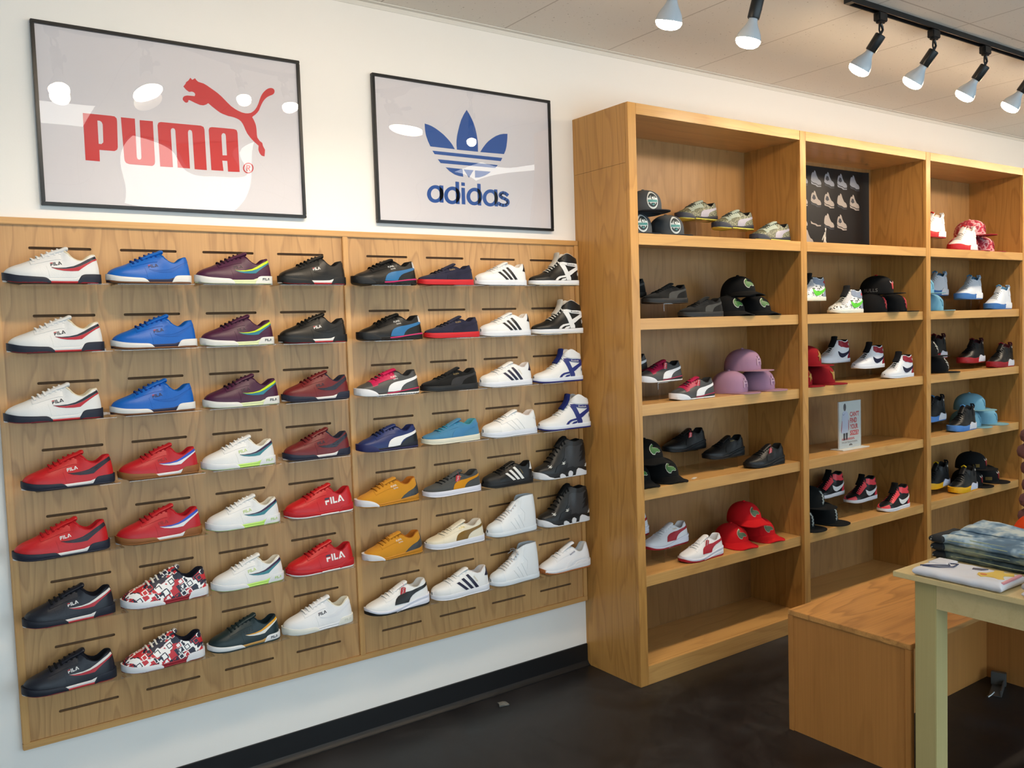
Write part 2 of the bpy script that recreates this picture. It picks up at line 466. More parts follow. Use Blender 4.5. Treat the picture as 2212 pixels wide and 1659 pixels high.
class Shoe:
    def __init__(s, shape, L):
        d = SHAPES[shape]
        s.d = d; s.L = L; s.xo = d['xo']
        s.zk = ZSCALE[shape]
        s.zs = pchip(d['zs']); s.top = pchip(d['top'])
        s.lean = d['lean']; s.r = d['r']; s.hz = s.top(.985)
        s.parts = []
    def wU(s, x):
        return PLAN((x - .018) / .968) * .945
    def a(s, x):
        return math.sqrt(smooth01((x - s.xo) / .10)) if x > s.xo else 0.0
    def P(s, x, t):
        zs = s.zs(x); h = s.top(x) - zs
        z = zs + h * t
        tc = max(0.0, min(1.0, t))
        k = smooth01((x - .12) / .33)
        p = 2.7 + (1.75 - 2.7) * k; q = 2.1 + (1.45 - 2.1) * k
        cl = (1 - tc ** p) ** (1 / q)
        op = 1 - (1 - s.r) * tc ** 1.5
        a = s.a(x)
        y = s.wU(x) * ((1 - a) * cl + a * op)
        if t < 0: z = zs + t * .03; y = s.wU(x)
        tt = max(0.0, (z - zs) / max(.01, s.hz - zs))
        X = x - s.lean * smooth01((x - .70) / .28) * tt ** 1.4 + .004 * smooth01((x - .85) / .14) * math.sin(min(1, tt) * PI)
        return (X, y, z)
    def tz(s, x, z):
        zs = s.zs(x); return (z - zs) / max(.005, s.top(x) - zs)
    def put(s, name, m, mb, smooth=True, label=None, angle=50):
        L = s.L
        v = [((p[0] - .5) * L, p[1] * L, p[2] * L * s.zk) for p in mb.v]
        me = mesh_from(name, v, mb.f, m, smooth, True, angle)
        s.parts.append((name, me, label))
    # ---- body
    def upper(s, m, N=40, M=13):
        mb = MB(); ts = [-1.0] + [1 - (1 - j / M) ** 1.25 for j in range(M + 1)]
        xs = [.02 + .965 * (1 - math.cos(PI * i / N)) / 2 for i in range(N + 1)]
        n = len(ts)
        for sg in (-1, 1):
            vs = []
            for x in xs:
                for t in ts:
                    p = s.P(x, t); vs.append((p[0], sg * p[1], p[2]))
            fs = []
            for i in range(N):
                for j in range(n - 1):
                    q = (i * n + j, (i + 1) * n + j, (i + 1) * n + j + 1, i * n + j + 1)
                    fs.append(q if sg > 0 else q[::-1])
            mb.add(vs, fs)
        s.put('upper', m, mb, angle=70)
    def lining(s, m, N=16):
        xs = [s.xo + (.985 - s.xo) * (1 - math.cos(PI * i / N)) / 2 for i in range(N + 1)]
        loop = [s.P(x, 1.0) for x in xs]
        ring = [(p[0], -p[1], p[2]) for p in loop] + [p for p in loop[::-1][1:-1]]
        cx = (s.xo + .95) / 2; foot = .09
        mb = MB(); n = len(ring); vs = []; fs = []
        for k, dz in ((1.0, -.004), (1.0, .003), (.95, .010), (.86, .006), (.78, -.03), (.74, -.09), (.72, None)):
            for p in ring:
                z = foot if dz is None else max(foot, p[2] + dz)
                vs.append((cx + (p[0] - cx) * k, p[1] * k, z))
        R = len(vs) // n
        for i in range(R - 1):
            for j in range(n):
                fs.append((i * n + j, i * n + (j + 1) % n, (i + 1) * n + (j + 1) % n, (i + 1) * n + j))
        fs.append(tuple((R - 1) * n + j for j in range(n)))
        s.put('lining', m, mb.add(vs, fs), angle=60)
    def tongue(s, m, hw=.062, th=.026):
        T = s.d['tongue']; pts = []
        for i in range(len(T) - 1):
            for k in range(3):
                u = k / 3; pts.append((T[i][0] + (T[i + 1][0] - T[i][0]) * u, 0, T[i][1] + (T[i + 1][1] - T[i][1]) * u))
        pts.append((T[-1][0], 0, T[-1][1]))
        rr = [th] * len(pts); rr[-1] = th * .62; rr[-2] = th * .95
        mb = MB().tube(pts, rr, 12, hw / th, up=(0, 1, 0))
        s.put('tongue', m, mb)
    def laces(s, m, r=.0078, bow=False):
        x0, x1, n = s.d['lace']; mb = MB()
        for i in range(n):
            xi = x0 + (x1 - x0) * i / (n - 1); pts = []
            for k in range(9):
                u = -1 + k / 4.0
                t = 1 - .17 * abs(u) ** 1.5
                xx = xi + .016 * (abs(u) - .3)
                p = s.P(min(xx, s.xo - .002), t)
                y = p[1] * (1 if u > 0 else -1)
                pts.append((xx - .004, y * 1.02, p[2] + .012 * (1 - .6 * abs(u))))
            mb.tube(pts, r, 6, 1.7, up=(1, 0, 0))
        if bow:
            bx = x1; bz = s.top(min(x1, s.xo - .002)) + .018
            for sg in (-1, 1):
                mb.tube([(bx, 0, bz), (bx - .02, sg * .04, bz + .03), (bx - .05, sg * .085, bz + .012), (bx - .045, sg * .10, bz - .03), (bx - .012, sg * .06, bz - .01), (bx, 0, bz)], r, 6, 1.6, up=(1, 0, 0))
                mb.tube([(bx, 0, bz), (bx - .04, sg * .05, bz - .01), (bx - .09, sg * .11, bz - .08)], r, 6, 1.6, up=(1, 0, 0))
        s.put('laces', m, mb)
    # ---- overlays that follow the surface
    def surf(s, x, z, side=-1, off=0.0):
        def q(x, z):
            t = min(.985, s.tz(x, z)); p = s.P(x, t)
            return Vector((p[0], side * p[1], p[2]))
        p = q(x, z); e = .004
        n = (q(x + e, z) - q(x - e, z)).cross(q(x, z + e) - q(x, z - e))
        if n.length < 1e-9: n = Vector((0, side, 0))
        n.normalize()
        if n.y * side < 0: n = -n
        return p + n * off
    def sole_surf(s, x, z, side=-1, off=0.0):
        return Vector((x, side * (PLAN(x) * 1.03 + off), z))
    def decal(s, name, m, polys, off=.005, step=.03, where='upper', label=None, both=False, mapper=None):
        mb = MB()
        sf = s.surf if where == 'upper' else s.sole_surf
        for side in ((-1, 1) if both else (-1,)):
            for poly in polys:
                V, F, E = tri2d(poly, step)
                if mapper: V = [mapper(p) for p in V]
                top = [tuple(sf(p[0], p[1], side, off)) for p in V]
                bot = [tuple(sf(p[0], p[1], side, -.004)) for p in V]
                n = len(V)
                mb.add(top + bot, [f for f in F] + [(a, b, n + b, n + a) for a, b in E])
        s.put(name, m, mb, label=label, angle=35)
    def text(s, name, m, txt, x, z, h, ang=0, where='upper', off=.006, sx=1.0, label=None):
        V, F, w = text_tris(txt); mb = MB(); ca, sa = math.cos(ang), math.sin(ang)
        sf = s.surf if where == 'upper' else s.sole_surf
        vs = [tuple(sf(x + (a * sx * ca - b * sa) * h, z + (a * sx * sa + b * ca) * h, -1, off)) for a, b in V]
        s.put(name, m, mb.add(vs, F), False, label)
    def word(s, m, bar, x, z, h, ang=0, where='upper', off=.006):
        ca, sa = math.cos(ang), math.sin(ang)
        mp = lambda p: (x + (p[0] * ca - p[1] * sa) * h, z + (p[0] * sa + p[1] * ca) * h)
        s.decal('lettering', m, [[mp(p) for p in q] for q in WORD], off, .2, where)
        s.decal('lettering_bar', bar, [[mp(p) for p in WORD_BAR]], off, .2, where)
    def patch(s, name, m, x0, x1, t0, t1, off=.006, N=8, M=10, label=None, xend=None):
        """overlay over both sides between stations x0..x1 and heights t0..t1"""
        mb = MB(); vs = []; fs = []
        js = [(1 - j / M) for j in range(M)] + [-1 * j / M for j in range(M + 1)]
        n = 2 * M + 1
        for o in (off, -.004):
            for i in range(N + 1):
                for jj in range(n):
                    u = jj / M - 1           # -1..1 across
                    tt = t1 - (t1 - t0) * abs(u)
                    xx = x0 + (x1 - x0) * i / N
                    if xend: xx = x0 + (xend(tt) - x0) * i / N
                    p = Vector(s.P(xx, tt)); sd = -1 if u < 0 else 1
                    c = Vector((.35 if x1 < .5 else .75, 0, .12))
                    q = Vector((p.x, p.y * sd, p.z)); dv = (q - c)
                    dv.normalize()
                    vs.append(tuple(q + dv * o))
        K = (N + 1) * n
        for i in range(N):
            for j in range(n - 1):
                fs.append((i * n + j, (i + 1) * n + j, (i + 1) * n + j + 1, i * n + j + 1))
        for j in range(n - 1):
            fs.append((N * n + j, N * n + j + 1, K + N * n + j + 1, K + N * n + j))
            fs.append((j, j + 1, K + j + 1, K + j))
        s.put(name, m, mb.add(vs, fs), label=label)
    def eyestay(s, m, t0=.66, off=.005, x0=None):
        a = x0 or s.d['lace'][0] - .03; b = s.xo - .005
        top = []; bot = []
        for i in range(9):
            x = a + (b - a) * i / 8
            h = s.top(x) - s.zs(x)
            top.append((x, s.zs(x) + h * .93)); bot.append((x + .005, s.zs(x) + h * (t0 + .05 * (1 - i / 8))))
        s.decal('eyestay', m, [top + bot[::-1]], off, .04, both=True)
    # ---- soles
    def band(s, name, m, z0, z1, x0=0.0, x1=1.0, k=1.0, N=36, label=None, flare=1.02):
        z0 = z0 if callable(z0) else pchip(z0); z1 = z1 if callable(z1) else pchip(z1)
        mb = MB(); vs = []; fs = []
        xs = []
        for i in range(N + 1):
            u = i / N
            if x0 <= 0 and x1 >= 1: xs.append((1 - math.cos(PI * u)) / 2)
            elif x0 <= 0: xs.append(x1 * (1 - math.cos(PI * u / 2)))
            elif x1 >= 1: xs.append(x0 + (1 - x0) * math.sin(PI * u / 2))
            else: xs.append(x0 + (x1 - x0) * u)
        for x in xs:
            w = PLAN(x) * k; a = z0(x); b = z1(x); h = b - a
            X = .5 + (x - .5) * (1 + (k - 1) * .36)
            pr = [(.80, a), (.985, a + .12 * h), (flare, a + .5 * h), (1.0, b - .12 * h), (.975, b), (.8, b)]
            vs += [(X, -w * c, z) for c, z in pr] + [(X, w * c, z) for c, z in pr[::-1]]
        n = 12
        for i in range(N):
            for j in range(n):
                fs.append((i * n + j, i * n + (j + 1) % n, (i + 1) * n + (j + 1) % n, (i + 1) * n + j))
        fs.append(tuple(range(n))); fs.append(tuple(N * n + j for j in range(n))[::-1])
        s.put(name, m, mb.add(vs, fs), label=label, angle=40)
    def tag(s, x=.545, z=None, h=.135, ang=-.16):
        z = z or s.top(x) * .76
        red = paint((205, 40, 50)); wh = paint((240, 235, 235))
        y = -(s.surf(x, z)[1] * -1) - .014
        def mp(p, o): return (x + (p[0] * math.cos(ang) - p[1] * math.sin(ang)), y - o, z + p[0] * math.sin(ang) + p[1] * math.cos(ang))
        w = h * .27; b = .012
        poly = [(-w + b, -h / 2 * 1), (w - b, -h / 2), (w, -h / 2 + b), (w, h / 2 - b), (w - b, h / 2), (-w + b, h / 2), (-w, h / 2 - b), (-w, -h / 2 + b)]
        poly = [(px, pz - .0) for px, pz in poly]
        mb = MB().prism(poly, lambda p: mp(p, 0), lambda p: mp(p, .006))
        mb.tube([mp((0, h / 2 - .01), .003), mp((0, h / 2 + .03), .0), (x + .01, y + .03, z + h / 2 + .06)], .002, 5)
        s.put('hang_tag', red, mb, False)
        V, F, w_ = text_tris('SALE'); k = .3 * h
        vs = [mp(((b2 - .5) * k * .75, (w_ / 2 - a2) * k), .0075) for a2, b2 in V]
        s.put('tag_lettering', wh, MB().add(vs, F), False)

def const(v):
    return lambda x: v

def shoe_parts(kind, L):
    """all meshes of one colourway"""
    c = dict(SHOES[kind]); st = c['style']
    s = Shoe({'f': 'fitness', 'r': 'runner', 's': 'court', 'd': 'shell', 'h': 'strap_high', 'p': 'shell_high', 'k': 'chunky_mid', 'g': 'special', 'c': 'classic', 'j': 'hoop_mid', 'a': 'air_mid'}[st], L)
    um = c['up'] if not isinstance(c['up'], tuple) else (suede if c.get('suede') else leather)(c['up'])
    cup = c['up'] if isinstance(c['up'], tuple) else (220, 220, 220)
    s.upper(um)
    s.lining(fabric(c.get('li', cup)))
    s.tongue(fabric(c['to']) if 'to' in c else um, hw=.075 if st in 'hj' else .062)
    s.laces(fabric(c.get('la', cup)), bow=c.get('bow', False))
    zs = s.zs
    if st == 'f':
        ou, mi = c['ou'], c['mi']
        s.band('midsole', rubber(mi), const(.018), lambda x: zs(x) + .003, k=.985)
        s.band('outsole', rubber(c.get('bo', c.get('mi2', mi))), ZB, lambda x: ZB(x) + .022, k=.99)
        s.band('toe_foxing', rubber(ou), lambda x: ZB(x) + (.014 if 'bo' in c else -.001), [(0, .112), (.05, .098), (.15, .078), (.3, .066), (.40, .06), (.435, .045), (.46, .022)], 0, .46, k=1.015)
        s.band('heel_block', rubber(c.get('hb', ou)), const(.014 if 'bo' in c else -.001), [(.735, .022), (.755, .055), (.78, .084), (.82, .094), (1, .098)], .735, 1, k=1.02)
        s.eyestay(um)
        s.decal('quarter', um, [[(.452, .055), (.44, .12), (.425, .175), (.455, .205), (.55, .215), (.585, .23), (.62, .25), (.70, .225), (.78, .222), (.86, .24), (.955, .275), (.972, .2), (.975, .1), (.76, .06)]], .0025, .03)
        if c.get('sa') is not None:
            s.decal('stripe', leather(c['sa']), [FSTRIPE_A], .007, label=c.get('sal'))
            s.decal('stripe', leather(c['sb']), [FSTRIPE_B], .006)
        if c.get('big'):
            s.word(paint(c['le']), paint(c.get('lb', c['le'])), .545, .125, .082, .06)
        elif c.get('le'):
            s.word(paint(c['le']), paint(c.get('lb', c['le'])), .470, .172, .034, .16)
        if c.get('lh'):
            s.word(paint(c['lh']), paint(c['lh']), .83, .042, .030, .02, 'sole', .003)
    elif st == 'r':
        s.band('midsole', rubber(c['mi']), lambda x: ZB(x) + .02, lambda x: zs(x) + .004, k=.985)
        n = 23
        def grip(x): return ZB(x) + (.006 if (x > .27 and int(x * 46) % 2) else -.002)
        s.band('outsole', rubber(c['ou']), grip, lambda x: ZB(x) + .026, k=1.0, N=92)
        s.band('toe_guard', rubber(c['tg']), lambda x: ZB(x) + .0, [(0, .128), (.06, .122), (.13, .11), (.2, .088), (.25, .06), (.285, .028)], 0, .285, k=1.02)
        if 'ln' in c:
            s.band('midsole_line', rubber(c['ln']), lambda x: zs(x) - .028, lambda x: zs(x) - .004, .42, 1, k=1.0)
        if 'eye' in c:
            s.eyestay(leather(c['eye']), .60, .006, .22)
            s.patch('vamp', leather(c['eye']), .22, .30, .55, .995, .004, N=4)
        else:
            s.eyestay(um, .62)
        if c.get('strip'):
            s.decal('side_stripe', leather(c['strip']), [FORMSTRIP], .007)
        if c.get('heel'):
            hm = leather(c['heel'])
            if c.get('heelbig'):
                s.decal('heel_counter', hm, [[(.64, .06), (.70, .11), (.78, .155), (.88, .19), (.955, .235), (.975, .30), (.985, .30), (.985, .09), (.8, .078)]], .006)
            else:
                s.decal('heel_tab', hm, [[(.925, .245), (.975, .235), (.984, .30), (.980, .333), (.945, .333)]], .007)
        if c.get('le'):
            s.text('lettering', paint(c['le']), 'PUMA', .52, .238, .026, .18)
            s.text('lettering', paint(c['le']), 'ROMA', .555, .212, .018, .18)
    elif st == 's':
        s.band('midsole', rubber(c['ou']), ZB, lambda x: zs(x) + .006, k=1.0)
        s.band('outsole', rubber(c.get('bo', c['ou'])), lambda x: ZB(x) - .001, lambda x: ZB(x) + .016, k=1.005)
        s.eyestay(um, .64)
        s.decal('toe_overlay', um, [[(.21, .10), (.235, .17), (.275, .20), (.45, .225), (.44, .16), (.40, .10)]], .003)
        if c.get('strip'):
            s.decal('side_stripe', suede(c['strip']) if c.get('suede') else leather(c['strip']), [[(x, z + .045) for x, z in FORMSTRIP]], .006)
        if c.get('le'):
            s.text('lettering', paint(c['le']), 'PUMA', .535, .262, .026, .2)
    elif st == 'd':
        s.band('midsole', rubber(c['ou']), ZB, lambda x: zs(x) + .006, k=1.0)
        s.band('outsole', rubber(c.get('bo', c['ou'])), lambda x: ZB(x) - .001, lambda x: ZB(x) + .014, k=1.006)
        s.patch('shell_toe', rubber(c.get('sh', c['ou'])), .022, .25, .0, .998, .007)
        s.eyestay(um, .62, .005, .27)
        if c.get('st'):
            sm = leather(c['st'])
            for i in range(3):
                a = .375 + .09 * i; b = .515 + .09 * i; z1 = .243 + .045 * i
                s.decal('stripe', sm, [[(a, z1), (a + .047, z1 + .012), (b + .052, .108), (b, .102)]], .006)
        else:
            for i in range(3):
                a = .375 + .09 * i; b = .515 + .09 * i; z1 = .243 + .045 * i
                s.decal('stripe', um, [[(a, z1), (a + .05, z1 + .012), (b + .055, .108), (b, .102)]], .005)
        s.decal('heel_tab', leather(c.get('ht', cup)), [[(.885, .275), (.93, .26), (.978, .262), (.984, .33), (.984, .405), (.955, .405), (.935, .35)]], .006)
        if c.get('le'):
            s.text('lettering', paint(c['le']), 'SUPERSTAR', .665, .30, .018, -1.05, sx=.9)
    elif st == 'h':
        s.band('midsole', rubber(c['ou']), lambda x: ZB(x) + .02, lambda x: zs(x) + .006, k=1.0)
        s.band('outsole', rubber(c['bo']), lambda x: ZB(x) - .001, lambda x: ZB(x) + .028, k=1.0)
        xm = leather(c['st'])
        s.decal('ankle_strap', xm, [[(.585, .49), (.64, .50), (.72, .475), (.84, .47), (.965, .455), (.965, .385), (.84, .40), (.72, .415), (.655, .44), (.60, .44)]], .009)
        s.decal('side_strap', xm, [[(.575, .46), (.660, .44), (.70, .33), (.765, .16), (.765, .11), (.675, .11), (.655, .2), (.62, .32)]], .007)
        s.decal('side_strap', xm, [[(.968, .43), (.968, .345), (.86, .29), (.775, .225), (.735, .205), (.715, .285), (.80, .335), (.88, .375)]], .006)
        s.decal('side_stripe', xm, [[(.43, .105), (.47, .155), (.53, .19), (.66, .215), (.66, .175), (.56, .16), (.51, .135), (.485, .105)], [(.55, .105), (.59, .14), (.66, .155), (.66, .118), (.61, .105)]], .006)
        s.decal('collar_pad', leather(c['co']), [[(.61, .535), (.645, .615), (.69, .655), (.74, .663), (.81, .642), (.89, .60), (.97, .573), (.97, .475), (.84, .49), (.72, .495), (.645, .515)]], .010)
        s.text('lettering', paint(c['le']), 'Reebok', .70, .425, .040, -.07, off=.012)
        s.text('heel_lettering', paint(c['lh']), 'R', .915, .20, .075, 0, off=.004)
    elif st == 'p':
        s.band('midsole', rubber(c['ou']), ZB, lambda x: zs(x) + .006, k=1.0)
        s.patch('shell_toe', rubber(c['ou']), .022, .22, .0, .998, .007)
        s.eyestay(um, .70, .005, .24)
        for i in range(3):
            a = .40 + .085 * i; b = .50 + .085 * i; z1 = .275 + .055 * i
            s.decal('stripe', um, [[(a, z1), (a + .05, z1 + .014), (b + .055, .108), (b, .102)]], .005)
        s.decal('ankle_panel', um, [[(.66, .11), (.70, .40), (.62, .52), (.66, .69), (.97, .69), (.975, .11)]], .004)
    elif st == 'k':
        s.band('midsole', rubber((26, 26, 28)), lambda x: ZB(x) + .012, lambda x: zs(x) + .006, k=1.0)
        s.band('outsole', rubber((225, 225, 228)), lambda x: ZB(x) - .001, lambda x: ZB(x) + .02, k=1.0)
        s.band('toe_foxing', rubber((228, 228, 232)), lambda x: ZB(x), [(0, .15), (.05, .147), (.10, .13), (.15, .10), (.21, .055), (.28, .028)], 0, .28, k=1.03)
        wm = rubber((228, 228, 232))
        s.decal('sole_patch', wm, [[(.39, .01), (.385, .05), (.40, .085), (.44, .09), (.49, .06), (.52, .01)]], .006, where='sole')
        s.decal('sole_patch', wm, [[(.565, .02), (.56, .07), (.585, .115), (.62, .12), (.655, .09), (.65, .04), (.63, .015)]], .006, where='sole')
        s.decal('sole_patch', wm, [[(.71, .015), (.72, .06), (.735, .12), (.77, .15), (.83, .13), (.90, .09), (.97, .07), (.985, .03), (.97, .01)]], .006, where='sole')
        dm = leather((17, 17, 19))
        s.decal('side_panel', leather((52, 52, 54)), [[(.40, .13), (.38, .22), (.46, .28), (.52, .38), (.56, .54), (.64, .58), (.78, .56), (.90, .6), (.955, .55), (.965, .3), (.96, .15), (.75, .18), (.6, .12)]], .005)
        s.decal('zigzag_panel', dm, [[(.955, .60), (.86, .55), (.83, .45), (.90, .47), (.80, .36), (.86, .37), (.79, .26), (.90, .30), (.965, .40)]], .008)
        s.decal('zigzag_panel', dm, [[(.30, .13), (.36, .24), (.44, .27), (.50, .36), (.55, .35), (.52, .28), (.58, .27), (.55, .18), (.66, .20), (.74, .14), (.58, .115)]], .008)
        wl = paint((225, 225, 220))
        for x, z, k in ((.205, .205, .07), (.445, .245, .08), (.90, .155, .075)):
            s.decal('logo', wl, [[(x + p[0] * k, z + p[1] * k * .8) for p in q] for q in VECTOR], .012, .1)
    elif st == 'g':
        s.band('midsole', rubber(c['mi']), lambda x: ZB(x) + .012, lambda x: zs(x) + .004, k=.99)
        s.band('midsole_rim', rubber(c['mi']), lambda x: zs(x) - .034, lambda x: zs(x) + .006, k=1.035)
        s.band('outsole', rubber(c['ou']), lambda x: ZB(x) - .002, [(0, .098), (.05, .078), (.12, .05), (.22, .03), (.4, .022), (1, .022)], k=1.02)
        s.band('midsole_foot', rubber(c['mi']), lambda x: ZB(x) + .02, lambda x: zs(x) - .05, .40, 1, k=1.03)
        s.eyestay(um, .62)
        s.decal('side_stripe', leather(c['strip']), [[(.385 + (x - .43) * 1.1, z + .055) for x, z in FORMSTRIP]], .007)
        if c.get('le'):
            s.text('lettering', paint(c['le']), 'PUMA', .60, .275, .02, .2)
    elif st == 'c':
        s.band('midsole', rubber(c['mi']), lambda x: ZB(x) + .018, lambda x: zs(x) + .005, .06, 1, k=1.01)
        s.band('outsole', rubber(c['ou']), lambda x: ZB(x) - .002 + (.006 if int(x * 40) % 2 else 0), [(0, .115), (.04, .10), (.09, .07), (.16, .035), (.25, .024), (1, .024)], k=1.0, N=80)
        s.eyestay(um, .62)
        s.decal('side_stripe', um, [[(.43, .075), (.50, .15), (.60, .19), (.75, .20), (.92, .19), (.92, .165), (.76, .17), (.63, .155), (.55, .115), (.52, .075)], [(.60, .085), (.66, .13), (.78, .155), (.92, .15), (.92, .12), (.80, .125), (.72, .10), (.69, .085)]], .007)
        s.text('lettering', paint((75, 70, 120)), 'Reebok', .555, .245, .026, .42)
    elif st == 'j':
        if c.get('to'): s.patch('throat', fabric(c['to']), .27, s.xo - .01, .93, .998, .004, N=6)
        s.band('midsole', rubber(c['mi']), lambda x: ZB(x) + .014, lambda x: zs(x) + .006, k=1.0)
        s.band('outsole', rubber(c['ou']), lambda x: ZB(x) - .001, lambda x: ZB(x) + .02, k=1.0)
        if c.get('toe'): s.patch('toe_cap', c['toe'] if not isinstance(c['toe'], tuple) else leather(c['toe']), .022, .16, .0, .8, .006)
        s.eyestay(leather(c['eye']) if isinstance(c['eye'], tuple) else c['eye'], .60, .006, .25)
        s.decal('heel_counter', leather(c['heel']), [[(.80, .09), (.82, .16), (.88, .235), (.975, .29), (.98, .1)]], .005)
        s.decal('collar_panel', leather(c['heel']), [[(.575, .44), (.60, .545), (.66, .54), (.73, .505), (.80, .50), (.88, .525), (.97, .54), (.975, .42), (.93, .36), (.80, .36), (.70, .385), (.62, .39)]], .007)
        s.decal('side_stripe', leather(c['sw']), [[(.50, .285), (.495, .225), (.51, .175), (.55, .135), (.61, .12), (.70, .14), (.82, .20), (.975, .32), (.975, .335), (.84, .268), (.74, .238), (.66, .228), (.61, .230), (.57, .242), (.535, .265)]], .010)
        s.decal('wing_badge', paint(c.get('badge', (170, 160, 160))), [[(.86, .44), (.885, .475), (.935, .475), (.96, .44), (.93, .415), (.90, .41)]], .010)
        if c.get('vamp'):
            s.patch('vamp', c['vamp'], .10, .25, .3, .995, .004)
    elif st == 'a':
        ac = rubber(c['ac'])
        s.band('midsole', rubber(c['mi']), lambda x: ZB(x) + .008, [(0, .09), (.5, .09), (.60, .13), (.68, .19), (.76, .165), (.88, .145), (1, .17)], .55, 1, k=1.045)
        s.band('outsole', rubber(c.get('ou', c['ac'])), lambda x: ZB(x) - .001, lambda x: ZB(x) + .016, k=1.0)
        s.band('mudguard', ac, lambda x: ZB(x) + .002, [(0, .15), (.06, .156), (.15, .15), (.3, .125), (.45, .12), (.57, .13), (.62, .115)], 0, .62, k=1.035)
        s.eyestay(um, .64)
        s.decal('collar_tab', um, [[(.79, .33), (.80, .46), (.84, .51), (.89, .54), (.94, .54), (.955, .45), (.94, .33)]], .008)
        s.decal('eyelet', mat((225, 222, 215), .3, 'plain', .6), [[(.865 + .026 * math.cos(k * PI / 5), .475 + .026 * math.sin(k * PI / 5)) for k in range(10)]], .014, .2)
        tl = MB().tube([(.56, -.03, .54), (.535, -.05, .575), (.545, 0, .60), (.535, .05, .575), (.56, .03, .54)], .014, 6, 1.6, up=(1, 0, 0))
        s.put('pull_loop', fabric(c['loop']), tl)
        hl = MB().tube([(.955, -.03, .48), (.985, -.03, .545), (.955, -.03, .585), (.955, .03, .585), (.985, .03, .545), (.955, .03, .48)], .017, 6, 1.2)
        s.put('heel_loop', fabric(c.get('hloop', c['loop'])), hl)
    if c.get('tag'):
        s.tag()
    return s.parts

_SHOE = {}
def make_shoe(kind, x, y, z, yaw, L, label, cat, group, name='sneaker'):
    if (kind, 0) not in _SHOE:
        _SHOE[(kind, 0)] = shoe_parts(kind, .285)
    root = thing(name, label, cat, (x, y, z), yaw, group)
    k = L / .285
    root.scale = (k, k, k)
    for nm, me, lb in _SHOE[(kind, 0)]:
        o = link(nm, me, root)
        if lb: o['label'] = lb
    return root
